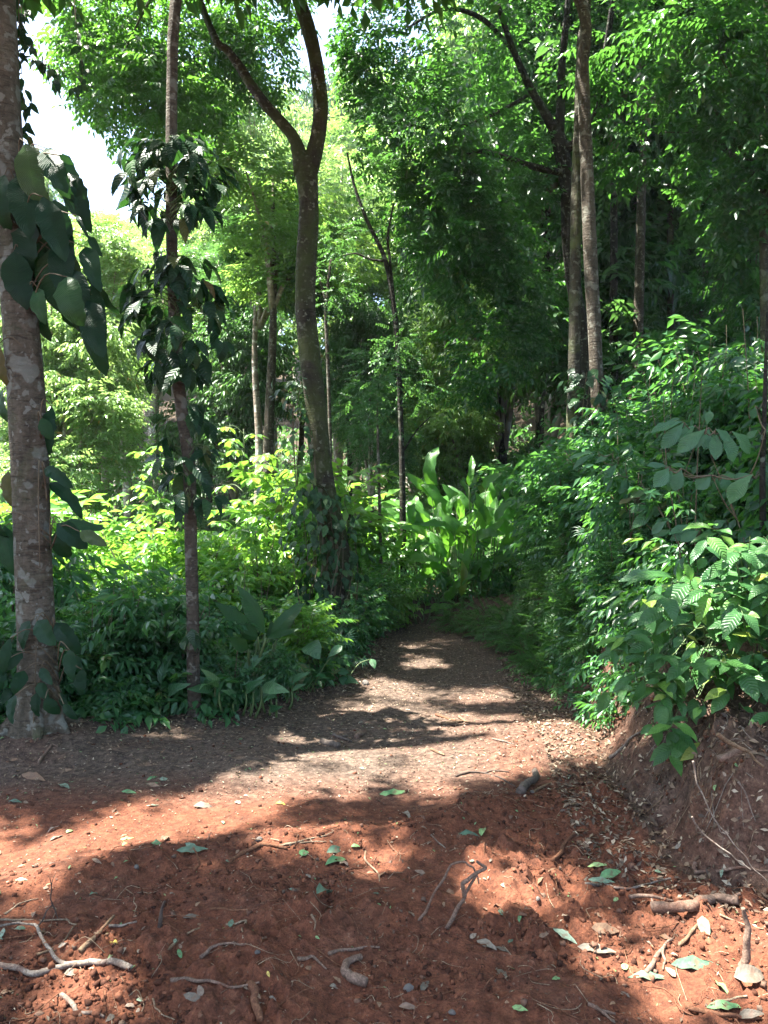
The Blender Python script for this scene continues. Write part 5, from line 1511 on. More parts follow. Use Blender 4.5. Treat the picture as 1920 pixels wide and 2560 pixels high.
def scatter_under(n, region, height, spr, mat, scale, seed, name='undergrowth', dens=None, parent_mb=None):
    r = np.random.default_rng(seed)
    P = region(r, n)
    z = H(P[:, 0], P[:, 1], False)
    h = height(P[:, 0], P[:, 1])
    f = fbm(P[:, 0] * 1.6, P[:, 1] * 1.6, seed=seed, octv=3)
    h = h * (.4 + .95 * smooth(.35, .7, f))
    zz = z + .03 + h * r.random(len(P)) ** .8
    Q = np.stack([P[:, 0], P[:, 1], zz], -1)
    put_sprays(parent_mb, SPR[spr], Q, out_dirs(len(Q), None, None, .1, r), ups(len(Q), r, .4), scale * r.uniform(.65, 1.3, len(Q)) , r=r)

def reg_left(y0, y1, xmin, gap=.08, bias=1.0):
    def f(r, n):
        y = y0 + (y1 - y0) * r.random(n) ** bias
        x1 = np.minimum(xl(y) - gap - .18 * smooth(7, 8.5, y), np.where(y > 9.8, xr(y) * 0 + 99, 99))
        x1 = np.where(y > 10.9, np.interp(y, [10.9, 14], [-.6, -.2]), x1)
        x = x1 - (x1 - xmin) * r.random(n) ** 1.3
        keep = ((x + 2.3) ** 2 + (y - 5.1) ** 2 > .55 ** 2) & ((x + 1.66) ** 2 + (y - 5.8) ** 2 > .2 ** 2) & ((x + 1.15) ** 2 + (y - 6.6) ** 2 > .42 ** 2) & ((x + .3) ** 2 + (y - 7.2) ** 2 > .35 ** 2)
        return np.stack([x, y], -1)[keep]
    return f
def reg_slope(y0, y1, d0, d1):
    def f(r, n):
        y = r.uniform(y0, y1, n); x = xr(np.minimum(y, 9.5)) + d0 + (d1 - d0) * r.random(n) ** 1.2
        return np.stack([x, y], -1)
    return f
def edge_h(x, y): return np.clip(.12 + .58 * smooth(0, 1.6, xl(np.minimum(y, 9.5)) - x), 0, 1)
mb = MB()
scatter_under(5200, reg_left(5.5, 9.8, -6.5), edge_h, 'oval', 'shrub', .25, 401, parent_mb=mb)
scatter_under(1500, reg_left(5.5, 9.5, -5), edge_h, 'pinnate', 'shrub', .32, 402, parent_mb=mb)
scatter_under(1400, reg_left(5.6, 9, -5), lambda x, y: edge_h(x, y) * 1.1, 'whorl', 'shrub', .14, 403, parent_mb=mb)
scatter_under(700, reg_left(4.7, 5.7, -5.5, .25), lambda x, y: .25 + 0 * x, 'oval', 'shrub', .22, 404, parent_mb=mb)
setting('undergrowth', mb.mesh('undergrowth', M['shrub']), 'stuff')
mb = MB()
scatter_under(5200, reg_left(9, 17, -11), lambda x, y: .6 + 0 * x, 'oval', 'shrub_sunlit', .34, 405, parent_mb=mb)
scatter_under(2200, reg_left(9, 17, -11), lambda x, y: .75 + 0 * x, 'pinnate', 'shrub_sunlit', .42, 406, parent_mb=mb)
setting('clearing_undergrowth', mb.mesh('undergrowth', M['shrub_sunlit']), 'stuff')
mb = MB()
scatter_under(4200, reg_slope(4.8, 10.5, .42, 2.6), lambda x, y: .55 + .12 * (x - 1.5), 'droop', 'shrub', .28, 407, parent_mb=mb)
scatter_under(2400, reg_slope(5.0, 10.5, .38, 2.2), lambda x, y: .6 + 0 * x, 'oval', 'shrub', .26, 408, parent_mb=mb)
scatter_under(3800, reg_slope(6, 17, 1.6, 9.), lambda x, y: .7 + 0 * x, 'droop', 'shrub', .38, 409, parent_mb=mb)
scatter_under(2200, reg_slope(3, 7, .95, 4.5), lambda x, y: .6 + 0 * x, 'oval', 'shrub', .28, 410, parent_mb=mb)
scatter_under(1500, reg_slope(6, 17, 1.6, 9.), lambda x, y: .7 + 0 * x, 'pinnate', 'shrub', .42, 411, parent_mb=mb)
setting('slope_undergrowth', mb.mesh('undergrowth', M['right']), 'stuff')  # darker leaf material, the slope's shade painted into the undergrowth
mb = MB()
def reg_mid(r, n):
    x = r.uniform(-1.8, 3.5, n); y = r.uniform(10.9, 19, n)
    k = ((bank_d(x, y) > .35) | (x < xl(y) - .3)) & ~((np.abs(x - .5) < .9) & (y < 13.8) & (y > 11.3) & (r.random(n) < .75))
    return np.stack([x, y], -1)[k]
scatter_under(4200, reg_mid, lambda x, y: .5 + 0 * x, 'oval', 'shrub', .3, 412, parent_mb=mb)
scatter_under(1800, reg_mid, lambda x, y: .65 + 0 * x, 'droop', 'shrub', .36, 413, parent_mb=mb)
setting('trail_end_undergrowth', mb.mesh('undergrowth', M['shrub']), 'stuff')
mb = MB()
def reg_bank(r, n):
    y = r.uniform(6.6, 10.0, n); x = xr(y) + .02 + .5 * r.random(n)
    return np.stack([x, y], -1)
scatter_under(750, reg_bank, lambda x, y: .14 + 0 * x, 'fern', 'fern', .26, 414, parent_mb=mb)
scatter_under(420, reg_bank, lambda x, y: .16 + 0 * x, 'oval', 'fern', .17, 415, parent_mb=mb)
setting('bank_cover', mb.mesh('bank_cover', M['fern']), 'stuff')

def bare_stems(name, n, region, h0, h1, mat, seed):
    r = np.random.default_rng(seed); P = region(r, n); mb = MB()
    for x, y in P:
        z = hz(x, y); h = r.uniform(h0, h1); l = r.normal(0, .12, 2) * h
        V, T, Q = tube([[x, y, z], [x + l[0] * .3, y + l[1] * .3, z + h * .5], [x + l[0], y + l[1], z + h]], [.006, .005, .002], 6, 4, 0, 0, cap=False)
        mb.add(V, None, Q)
    setting(name, mb.mesh(name, M[mat]), 'stuff')
bare_stems('undergrowth_stems', 170, reg_left(5.7, 10, -5), .5, 1.3, 'stem_brown', 421)
bare_stems('slope_stems', 130, reg_slope(5, 12, .6, 4), .6, 1.6, 'stem_brown', 422)

mb = MB()
def reg_bank2(r, n):
    y = r.uniform(4.9, 8.0, n); x = xr(y) + .06 + .6 * r.random(n) ** .7
    k = fbm(x * 2, y * 2, seed=63, octv=2) + .25 * smooth(.1, .5, x - xr(y)) > .52
    return np.stack([x, y], -1)[k]
scatter_under(1500, reg_bank2, lambda x, y: .14 + 0 * x, 'oval', 'shrub', .17, 416, parent_mb=mb)
scatter_under(500, reg_bank2, lambda x, y: .16 + 0 * x, 'droop', 'shrub', .2, 417, parent_mb=mb)
setting('bank_weeds', mb.mesh('bank_weeds', M['shrub']), 'stuff')

mb = MB()
def reg_hollow(r, n):
    return np.stack([r.uniform(-22, 6, n), 17 + 22 * r.random(n) ** 1.3], -1)
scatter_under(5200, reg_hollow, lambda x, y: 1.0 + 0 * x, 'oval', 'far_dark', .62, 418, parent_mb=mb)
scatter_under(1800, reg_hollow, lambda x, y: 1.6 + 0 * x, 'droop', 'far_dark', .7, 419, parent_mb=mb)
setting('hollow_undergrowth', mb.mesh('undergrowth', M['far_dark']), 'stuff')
# ------------------------------------------------------------------ what lies on the ground
M['stick_grey'] = plain_mat('grey_stick', (.10, .08, .065), (.24, .20, .165), .85, 60, .4)
M['stick_tan'] = plain_mat('tan_stick', (.11, .07, .042), (.25, .16, .10), .8, 50, .4)
M['root_orange'] = plain_mat('orange_root', (.12, .052, .03), (.27, .13, .075), .8, 50, .4)
M['root_pink'] = plain_mat('pinkish_root', (.11, .07, .052), (.24, .15, .11), .8, 45, .4)
M['stick_dark'] = plain_mat('dark_twig', (.03, .022, .018), (.08, .055, .04), .85, 60, .4)
M['root_pale'] = plain_mat('pale_root', (.17, .12, .08), (.32, .25, .17), .75, 60, .3)
M['log_dark'] = plain_mat('dark_log', (.04, .032, .026), (.13, .10, .08), .9, 40, .5)
M['clod'] = plain_mat('clod_earth', (.045, .02, .013), (.12, .05, .03), .95, 60, .5)
def clod_mat():
    m, nt, bs, out = nodes_of('clod_earth')
    c = ramp_link(nt, attr(nt), [(0, (.035, .017, .012)), (.5, (.09, .038, .023)), (.85, (.16, .068, .04)), (1, (.10, .075, .058))])
    tc = nt.nodes.new('ShaderNodeTexCoord').outputs['Object']
    c = mix_col(nt, 1.0, c, ramp_link(nt, noise(nt, 120, 3, .6, tc), [(.3, (.6, .6, .6)), (.7, (1.3, 1.25, 1.2))]), 'MULTIPLY')
    nt.links.new(c, bs.inputs['Base Color']); bs.inputs['Roughness'].default_value = .97; bs.inputs['Specular IOR Level'].default_value = .1
    return m
M['clod'] = clod_mat()
def stick_mat(name, c0, c1, rough=.9):
    m, nt, bs, out = nodes_of(name)
    tc = nt.nodes.new('ShaderNodeTexCoord').outputs['Object']
    n1 = noise(nt, 38, 6, .7, tc, 1.2); n2 = noise(nt, 9, 4, .6, tc); n3 = noise(nt, 160, 3, .6, tc)
    c = ramp_link(nt, n1, [(.3, tuple(v * .6 for v in c0)), (.5, c0), (.72, c1)])
    c = mix_col(nt, ramp_link(nt, n2, [(.52, (0, 0, 0)), (.66, (.75, .75, .75))]), c, (.095, .042, .026))
    c = mix_col(nt, 1.0, c, ramp_link(nt, n3, [(.3, (.65, .65, .65)), (.7, (1.25, 1.25, 1.25))]), 'MULTIPLY')
    nt.links.new(c, bs.inputs['Base Color']); bs.inputs['Roughness'].default_value = rough; bs.inputs['Specular IOR Level'].default_value = .15
    bp = nt.nodes.new('ShaderNodeBump'); bp.inputs['Strength'].default_value = .8; bp.inputs['Distance'].default_value = .006
    nt.links.new(n1, bp.inputs['Height']); nt.links.new(bp.outputs[0], bs.inputs['Normal'])
    return m
for _n, _a, _b in (('stick_grey', (.16, .13, .105), (.33, .29, .24)), ('stick_tan', (.15, .10, .06), (.31, .21, .13)), ('root_orange', (.12, .055, .03), (.26, .13, .075)), ('root_pink', (.14, .095, .07), (.29, .19, .14)), ('root_pale', (.20, .145, .095), (.38, .30, .21))):
    M[_n] = stick_mat(_n, _a, _b)
M['stone'] = plain_mat('grey_stone', (.06, .052, .046), (.15, .135, .12), .9, 40, .4)
def dry_mat(name, stops):
    m, nt, bs, out = nodes_of(name)
    f = nt.nodes.new('ShaderNodeObjectInfo').outputs['Random']
    c = ramp_link(nt, f, stops)
    tc = nt.nodes.new('ShaderNodeTexCoord').outputs['Object']
    c = mix_col(nt, 1.0, c, ramp_link(nt, noise(nt, 6, 4, .6, tc), [(.3, (.6, .6, .6)), (.7, (1.25, 1.2, 1.15))]), 'MULTIPLY')
    uv = nt.nodes.new('ShaderNodeUVMap').outputs[0]
    sp = nt.nodes.new('ShaderNodeSeparateXYZ'); nt.links.new(uv, sp.inputs[0])
    v = math_(nt, 'ABSOLUTE', math_(nt, 'SUBTRACT', sp.outputs[1], .5))
    ph = math_(nt, 'SUBTRACT', math_(nt, 'MULTIPLY', sp.outputs[0], 9.), math_(nt, 'MULTIPLY', v, 3.))
    w = math_(nt, 'ABSOLUTE', math_(nt, 'SINE', math_(nt, 'MULTIPLY', ph, math.pi)))
    rib = math_(nt, 'MAXIMUM', math_(nt, 'SUBTRACT', 1.0, math_(nt, 'MULTIPLY', v, 26.), True), math_(nt, 'MULTIPLY', math_(nt, 'SUBTRACT', 1.0, math_(nt, 'MULTIPLY', w, 5.), True), .4))
    c = mix_col(nt, math_(nt, 'MULTIPLY', rib, .4), c, mix_col(nt, 1.0, c, (1.6, 1.5, 1.4), 'MULTIPLY'))
    n2 = noise(nt, 3.2, 5, .65, tc, .5)
    c = mix_col(nt, ramp_link(nt, n2, [(.5, (0, 0, 0)), (.66, (.7, .7, .7))]), c, (.10, .055, .035))
    bp = nt.nodes.new('ShaderNodeBump'); bp.inputs['Strength'].default_value = .1; bp.inputs['Distance'].default_value = .004
    nt.links.new(w, bp.inputs['Height']); nt.links.new(bp.outputs[0], bs.inputs['Normal'])
    nt.links.new(c, bs.inputs['Base Color']); bs.inputs['Roughness'].default_value = .6
    bs.inputs['Specular IOR Level'].default_value = .3
    return m
M['dry'] = dry_mat('dry_leaf', [(0, (.10, .055, .03)), (.35, (.20, .125, .075)), (.6, (.14, .10, .075)), (.8, (.28, .22, .16)), (1, (.07, .055, .05))])
M['fresh'] = dry_mat('fallen_green_leaf', [(0, (.07, .17, .07)), (.5, (.12, .24, .10)), (1, (.20, .30, .12))])
M['dullgreen'] = dry_mat('dull_green_leaf', [(0, (.05, .10, .065)), (.5, (.09, .15, .10)), (1, (.16, .22, .16))])
M['yellow'] = dry_mat('yellow_leaf', [(0, (.42, .32, .06)), (1, (.48, .40, .12))])
M['greyleaf'] = dry_mat('grey_leaf', [(0, (.09, .078, .06)), (1, (.19, .165, .13))])
M['litter'] = leaf_mat('leaf_litter', (.045, .032, .024), (.20, .135, .085), (.2, .14, .08), .7, .3, .1, c2=(.34, .28, .2), old=False)
M['green_litter'] = leaf_mat('green_litter', (.05, .10, .04), (.14, .22, .09), (.2, .3, .08), .5, .4, .2)
for kname, mat, shape, wd in (('dry', 'dry', 'ovate', .5), ('fresh', 'fresh', 'ovate', .48), ('dull', 'dullgreen', 'lance', .5), ('yellow', 'yellow', 'ovate', .45), ('grey', 'greyleaf', 'ovate', .5)):
    LEAF[kname] = [leaf_mesh('leaf', shape, M[mat], wd, 6, 2, curl=.2 + .35 * i, fold=.1 + .14 * i, wave=.045, seed=70 + i, torn=.35) for i in range(3)]
WD0 = {'dry': .5, 'fresh': .48, 'dull': .5, 'yellow': .45, 'grey': .5}

def tilt(x, y, e=.04):
    n = np.array([hz(x - e, y) - hz(x + e, y), hz(x, y - e) - hz(x, y + e), 2 * e])
    return unit(n)

def ground_leaf(label, kind, b, e, w, lift=.005, group=None, name='fallen_leaf', seed=0):
    """leaf lying between two photograph points (full pixels); width in full pixels of the picture (foreshortened)"""
    B, E = G(*b), G(*e)
    r = np.random.default_rng(seed + int(b[0] * 3 + b[1]))
    n = tilt(*B[:2])
    L = np.linalg.norm(E - B); mid = (B + E) / 2
    wid = max(w / F * mid[1], L * .3)
    nn = unit(n + np.array([r.normal(0, .18), -.35 + r.normal(0, .15), 0]))
    me = LEAF[kind][int(r.integers(0, 3))]
    o = single(name, me, label, 'leaf', group=group)
    o.matrix_basis = frame(B + n * lift, E - B + n * .03 * L, nn, L, wid / WD0[kind], L)
    return o

n_ = 0
for lab, kind, crop, b, e, w in [
    ('large tan dead leaf lying at the left below the lichen-patched trunk', 'dry', C7, (95, 30), (195, 60), 50),
    ('small green leaf right of the large tan leaf at the left', 'dull', C7, (250, 75), (305, 92), 35),
    ('narrow green leaf near the left edge, below the large tan leaf', 'dull', C7, (35, 148), (95, 152), 16),
    ('green and blue-grey leaf left of the middle, upper of a pair', 'fresh', C7, (635, 58), (685, 38), 18),
    ('round dull green leaf right of the narrow bright one', 'dull', C7, (690, 55), (725, 48), 34),
    ('tan leaf below the two green leaves in the shade', 'dry', C7, (635, 72), (692, 85), 26),
    ('pale green narrow leaf on the brown gravel left of the middle', 'fresh', C7, (525, 106), (590, 112), 14),
    ('long pale torn leaf lying on the sunlit brown gravel', 'grey', C7, (835, 168), (935, 172), 20),
    ('narrow green leaf left of the long pale torn leaf', 'dull', C7, (630, 168), (690, 164), 12),
    ('pale yellow-green leaf in the red sunlit patch, upper one', 'fresh', C7, (518, 314), (580, 306), 18),
    ('pale yellow-green leaf in the red sunlit patch, lower one', 'fresh', C7, (528, 342), (572, 330), 14),
    ('light green folded leaf right of the pair in the red sunlit patch', 'fresh', C7, (655, 330), (702, 335), 28),
    ('pale tan leaf touching the light green folded leaf', 'dry', C7, (700, 320), (730, 296), 18),
    ('bright green scrap beside a dead leaf in the left sunlit patch', 'fresh', C7, (285, 285), (318, 270), 22),
    ('curled dead leaf with a pale edge in the left sunlit patch', 'dry', C7, (205, 285), (280, 245), 18),
    ('whitish dead leaf below the bright green scrap at the left', 'grey', C7, (215, 320), (280, 290), 26),
    ('curled cream leaf at the lower edge of the left sunlit patch', 'dry', C7, (398, 402), (440, 418), 18),
    ('dark wilted green leaf heap left of the middle on the soil ridge', 'dull', C7, (760, 360), (900, 352), 40),
    ('second wilted leaf of the dark heap on the soil ridge', 'dull', C7, (800, 330), (860, 365), 34),
    ('grey-green leaf lying flat in the left sunlit patch edge', 'dull', C7, (65, 490), (120, 490), 16),
    ('small dark green leaf at the edge of the shade, left', 'dull', C7, (385, 555), (425, 545), 14),
    ('dark green cut leaf on the soil ridge right of the middle root', 'dull', C7, (1410, 372), (1485, 345), 40),
    ('pale green leaf below the dark cut leaf on the soil ridge', 'fresh', C7, (1405, 425), (1520, 390), 30),
    ('olive leaf standing on edge beside the orange root', 'fresh', C7, (1290, 375), (1335, 370), 36),
    ('grey leaf in the shaded soil in the middle foreground', 'grey', C7, (790, 655), (870, 648), 18),
    ('dull green leaf half buried left of the middle foreground', 'dull', C7, (1365, 550), (1425, 530), 28),
    ('white narrow leaf strip near the bottom edge', 'grey', C7, (795, 985), (890, 1030), 24),
    ('brown-yellow dead leaf at the lower left edge', 'dry', C7, (0, 985), (70, 965), 38),
    ('small yellow leaf in the lower middle', 'yellow', C7, (1155, 890), (1165, 915), 14),
    ('yellow leaf by the dark twig, left foreground', 'yellow', C7, (475, 772), (510, 772), 12),
    ('grey dead leaf under the grey forked branch', 'grey', C7, (275, 895), (345, 890), 36),
    ('yellowish leaf at the bright edge in the upper middle', 'yellow', C7, (1190, 158), (1240, 160), 18),
    ('large yellow-green leaf lying in the middle of the trail in a sun patch', 'fresh', C8, (-20, 118), (110, 105), 40),
    ('large blue-green ribbed leaf lying right of the middle', 'dull', C8, (315, 300), (440, 305), 48),
    ('small green leaf standing up at the stalk of the large ribbed leaf', 'fresh', C8, (420, 300), (430, 255), 26),
    ('cream seed husk lying in the lower middle', 'grey', C8, (485, 870), (535, 930), 44),
    ('grey seed pod at the lower middle, left of the husk', 'grey', C8, (158, 970), (195, 925), 28),
    ('green leaf at the bottom edge right of the middle', 'fresh', C8, (555, 1040), (625, 1060), 32),
    ('large pale blue-green torn leaf at the lower right', 'dull', C8, (1240, 855), (1450, 860), 75),
    ('dark green leaf strip below the pale torn leaf at the lower right', 'dull', C8, (1055, 912), (1240, 915), 40),
    ('large grey-green dead leaf at the lower right corner', 'grey', C8, (1510, 910), (1659, 880), 80),
    ('green leaf at the right bottom corner', 'fresh', C8, (1395, 1045), (1560, 1040), 40),
    ('grey leaf under the green leaf at the right bottom corner', 'grey', C8, (1530, 1090), (1650, 1060), 40),
    ('bent green leaf below the large grey leaf at the right', 'fresh', C8, (1425, 925), (1490, 985), 30),
    ('pinkish brown leaf in the sun at the right', 'dry', C8, (895, 695), (1020, 712), 34),
    ('long dark curled dead leaf, upper half, right of the middle', 'dull', C8, (728, 705), (835, 770), 34),
    ('long grey curled dead leaf pointing right, right of the middle', 'grey', C8, (835, 780), (1010, 805), 36),
    ('brown dead leaf at the bottom edge near the middle', 'dry', C8, (62, 1040), (158, 1045), 26),
    ('crushed green leaf at the foot of the bank, upper', 'fresh', C8, (880, 432), (975, 430), 24),
    ('crushed bright green leaf at the foot of the bank, middle', 'fresh', C8, (930, 475), (1030, 450), 44),
    ('crushed green leaf strip at the foot of the bank, lower', 'dull', C8, (880, 490), (1000, 500), 24),
    ('cream leaf beside the crushed green leaves', 'grey', C8, (865, 485), (915, 500), 30),
    ('small green leaf in the lower right sunny soil', 'fresh', C8, (1025, 870), (1060, 862), 30),
    ('tan leaf in the lower right sunny soil', 'dry', C8, (1190, 730), (1255, 755), 26),
    ('dangling grey green leaf by the big broken root', 'dull', C8, (1375, 650), (1395, 760), 34),
    ('pale grey leaf on the far side of the soil ridge', 'grey', C8, (80, 200), (120, 215), 20),
    ('dead grey leaf in the lower middle, torn', 'grey', C8, (400, 755), (490, 790), 44),
    ('pale dead leaf right of the torn grey one', 'grey', C8, (480, 780), (545, 805), 26),
    ('dark leaf lying flat below the bank', 'dull', C8, (505, 515), (550, 520), 20),
    ('cream leaf standing in the middle of the soil', 'dry', C8, (665, 505), (690, 480), 24),
]:
    ground_leaf(lab, kind, crop(*b), crop(*e), w * .57866)

def stick(label, crop, pts, r, mat, name='fallen_stick', cat='stick', upright=False, extra=(), lift=.6, seed=1, taper=.55, dep=None):
    """pts in the crop's pixels; r in metres. upright: the whole piece stands in the plane of its lowest point"""
    r = r * .82
    jr = np.random.default_rng(seed * 7 + int(abs(pts[0][0])))
    def line(pp):
        full = [crop(*p) for p in pp]
        if upright:
            Y = dep if dep else min(G(*max(full, key=lambda q: q[1]))[1], 9)
            out = [W(*p, Y) for p in full]
            return kink(out)
        out = []
        for p in full:
            g = G(*p); out.append(g + [0, 0, r * lift])
        return kink(out)
    def kink(out):
        res = [out[0]]
        for a, b in zip(out[:-1], out[1:]):
            d = np.linalg.norm(b - a)
            res.append((a + b) / 2 + jr.normal(0, 1, 3) * [1, 1, .4] * min(.045 * d, r * 1.6)); res.append(b)
        return res
    P = line(pts)
    loc = P[0]
    mb = MB()
    V, T, Q = tube(P, np.linspace(r, r * taper * .85, len(P)), max(14, 7 * len(P)), 9, .42, seed + int(jr.integers(0, 50)), freq=26)
    mb.add(V, T, Q)
    subs = []
    for ep, er in extra:
        m2 = MB(); p2 = line(ep)
        V, T, Q = tube(p2, np.linspace(er, er * .5, len(p2)), max(8, 6 * len(p2)), 6, .2, seed + 3, freq=14); m2.add(V, T, Q); subs.append(m2)
    if not subs:
        return single(name, mb.mesh(name, M[mat], loc), label, cat, loc)
    t = thing(name, label, cat, loc)
    part('stem', mb.mesh('stem', M[mat], loc), t)
    for m2 in subs: part('twig', m2.mesh('twig', M[mat], loc), t)
    return t

stick('grey forked branch lying at the lower left', C7, [(-60, 840), (0, 865), (140, 902), (300, 862), (400, 855), (480, 845), (565, 882)], .013, 'stick_grey', taper=1.1, extra=[([(300, 860), (235, 825), (195, 770), (155, 690), (80, 680), (0, 690)], .008), ([(470, 855), (478, 836)], .009)])
stick('straight tan stick leaning in the soil, left foreground', C7, [(345, 803), (420, 730), (492, 655)], .013, 'stick_tan')
stick('thin tan stick left of the straight leaning one', C7, [(150, 815), (220, 790), (280, 750), (320, 690)], .007, 'stick_tan')
stick('orange-brown bent root on the crest of the soil ridge', C7, [(990, 415), (1060, 370), (1130, 338), (1180, 342), (1240, 358)], .014, 'root_orange', 'exposed_root', 'root')
stick('pale root strands on the crest of the soil ridge', C7, [(1200, 345), (1270, 328), (1340, 308), (1440, 280)], .006, 'root_pale', 'exposed_root', 'root', extra=[([(1250, 340), (1330, 325), (1410, 322)], .004), ([(1170, 310), (1240, 330)], .003)])
stick('smooth curved brown root in the middle foreground', C7, [(865, 825), (910, 790), (960, 765), (1050, 772), (1150, 735)], .0075, 'root_pink', 'exposed_root', 'root')
stick('long thin brown root below the curved one', C7, [(735, 930), (810, 920), (900, 930), (1000, 955), (1120, 940)], .008, 'root_pink', 'exposed_root', 'root')
stick('thick pinkish broken root at the bottom, right of the middle', C7, [(1585, 945), (1520, 920), (1488, 895), (1500, 855), (1560, 830)], .021, 'root_pink', 'exposed_root', 'root', taper=.7)
stick('short pale crooked stick near the bottom left', C7, [(265, 990), (300, 1020), (330, 1062), (390, 1070), (450, 1085)], .010, 'stick_grey')
stick('flat reddish wood splinter at the bottom edge', C7, [(1080, 950), (1100, 1020), (1125, 1110)], .018, 'root_orange', 'wood_splinter', 'wood', taper=.9)
stick('upright dark stub sticking out of the soil in the left foreground', C7, [(688, 692), (695, 630), (712, 575)], .011, 'stick_dark', upright=True)
stick('curled bark-brown root end standing on the soil ridge', C7, [(840, 440), (862, 415), (850, 370), (835, 345)], .008, 'root_orange', 'exposed_root', 'root', upright=True)
stick('thin white root hooking down near the bottom', C7, [(660, 1000), (670, 1040), (700, 1070), (755, 1098)], .004, 'root_pale', 'exposed_root', 'root')
stick('white twisted root scrap in the middle of the dug soil', C7, [(975, 682), (1020, 678), (1062, 665), (1045, 700), (1050, 740)], .007, 'root_pale', 'exposed_root', 'root')
stick('small pale root standing right of the twisted scrap', C7, [(1345, 640), (1362, 670), (1358, 720)], .006, 'root_pale', 'exposed_root', 'root')
stick('brown root piece lying left of the thick broken root', C7, [(1285, 835), (1350, 825), (1410, 878)], .008, 'root_pink', 'exposed_root', 'root')
stick('flat brown root running right above the thick broken root', C7, [(1420, 812), (1530, 790), (1640, 785)], .009, 'root_pink', 'exposed_root', 'root')
stick('fine dark branched twig standing at the left', C7, [(158, 690), (200, 620), (226, 590), (222, 530), (215, 475)], .004, 'stick_dark', upright=True, extra=[([(226, 590), (240, 620), (250, 650)], .003), ([(221, 520), (240, 455)], .002)])
stick('pale stick slanting on the sunlit crest right of the middle', C7, [(1580, 365), (1605, 430), (1640, 495)], .006, 'root_pale')
stick('thin cream root at the left edge of the shade', C7, [(20, 635), (80, 595), (165, 568)], .005, 'root_pale', 'exposed_root', 'root')
stick('thin arching white rootlet above the dark stub', C7, [(545, 528), (580, 565), (590, 600), (580, 630)], .003, 'root_pale', 'exposed_root', 'root')
stick('cream stick along the left edge in the shaded soil', C7, [(-20, 665), (60, 662), (180, 665), (290, 660), (330, 685)], .006, 'root_pale')
stick('grey stick lying behind the straight leaning one', C7, [(470, 695), (530, 685), (590, 672)], .008, 'stick_grey')
stick('tan root stretching across the shaded soil right of the leaning stick', C7, [(690, 830), (760, 770), (810, 720), (862, 700)], .007, 'stick_tan', 'exposed_root', 'root')
stick('dark root in the middle of the dug soil', C7, [(905, 620), (1000, 618), (1120, 612)], .006, 'root_orange', 'exposed_root', 'root')
stick('looping thin root arching above the soil, right of the middle', C8, [(140, 690), (180, 620), (225, 525), (285, 425), (345, 405), (385, 430), (405, 470), (410, 500)], .0065, 'root_pink', 'exposed_root', 'root', upright=True, dep=2.95)
stick('forked root standing beside the looping one', C8, [(270, 690), (320, 600), (355, 540), (390, 478), (400, 460)], .010, 'root_pink', 'exposed_root', 'root', upright=True, dep=2.93, extra=[([(348, 555), (340, 500), (380, 468), (440, 432), (400, 402)], .010)])
stick('orange broken stick rising from the soil right of the middle', C8, [(728, 415), (775, 345), (830, 290), (870, 284)], .012, 'root_orange', upright=False, lift=1.5, extra=[([(830, 290), (805, 262), (785, 248)], .004)])
stick('dark bent branch at the foot of the bank', C8, [(870, 505), (940, 512), (1000, 522), (1060, 528), (1150, 505), (1240, 485)], .009, 'stick_grey')
stick('thick broken root with splintered ends at the right', C8, [(1160, 630), (1250, 634), (1340, 624), (1420, 592), (1480, 592), (1530, 602)], .026, 'root_pink', 'broken_root', 'root', taper=.95, extra=[([(1060, 588), (1150, 585), (1250, 600)], .009), ([(1170, 632), (1160, 570)], .006), ([(1480, 596), (1540, 575)], .010)], lift=1.1)
stick('root standing on end at the right edge beside the thick broken one', C8, [(1545, 860), (1565, 780), (1572, 690), (1552, 605)], .018, 'root_pink', 'broken_root', 'root', upright=True, taper=.6)
stick('long root running out of the bank at the right', C8, [(1345, 430), (1338, 448), (1350, 465), (1450, 462), (1560, 446), (1680, 462)], .011, 'root_pink', 'exposed_root', 'root', lift=1.6)
stick('long pale bent twig hanging down over the bank at the right', C8, [(1335, -30), (1350, 60), (1375, 110), (1440, 240), (1520, 340), (1590, 430), (1680, 520)], .0045, 'stick_grey', 'hanging_twig', 'twig', upright=True, dep=2.95, extra=[([(1440, 240), (1465, 300), (1460, 335)], .002)])
stick('second pale twig slanting across the bank at the right', C8, [(1330, 210), (1345, 240), (1450, 340), (1520, 395), (1585, 440)], .005, 'stick_grey', 'hanging_twig', 'twig', upright=True, dep=3.0)
stick('thin pale twig on the bank above the slanting ones', C8, [(1530, 60), (1570, 130), (1605, 230)], .005, 'stick_grey', 'hanging_twig', 'twig', upright=True, dep=3.1)
stick('dark log end lying by the bank in the middle distance', C8, [(592, 115), (625, 75), (650, 25)], .032, 'log_dark', 'log_piece', 'log', taper=.85)
stick('thin dark branch lying left of the log end', C8, [(310, 40), (370, 22), (430, 26), (500, 45), (570, 85)], .010, 'stick_dark', extra=[([(430, 26), (470, 15), (540, 22)], .006)])
stick('short stick lying on the bank foot right of the log end', C8, [(645, 110), (690, 85), (725, 68)], .012, 'stick_tan')
stick('tangled root at the lower right', C8, [(1130, 892), (1175, 830), (1205, 790), (1245, 750)], .011, 'root_pink', 'exposed_root', 'root', extra=[([(1205, 790), (1215, 840), (1205, 880)], .006)])
stick('reddish stem lying along the bottom right edge', C8, [(1300, 1035), (1380, 1062), (1460, 1080), (1560, 1092), (1680, 1105)], .010, 'root_orange')
stick('pale thin stem below the large grey leaf at the right', C8, [(1420, 1028), (1490, 1015), (1570, 1008)], .007, 'root_pale')
stick('brown root cluster at the bottom edge right of the middle', C8, [(880, 1028), (940, 1055), (1000, 1072)], .009, 'root_pink', 'exposed_root', 'root', extra=[([(915, 1040), (960, 1075), (985, 1100)], .006)])
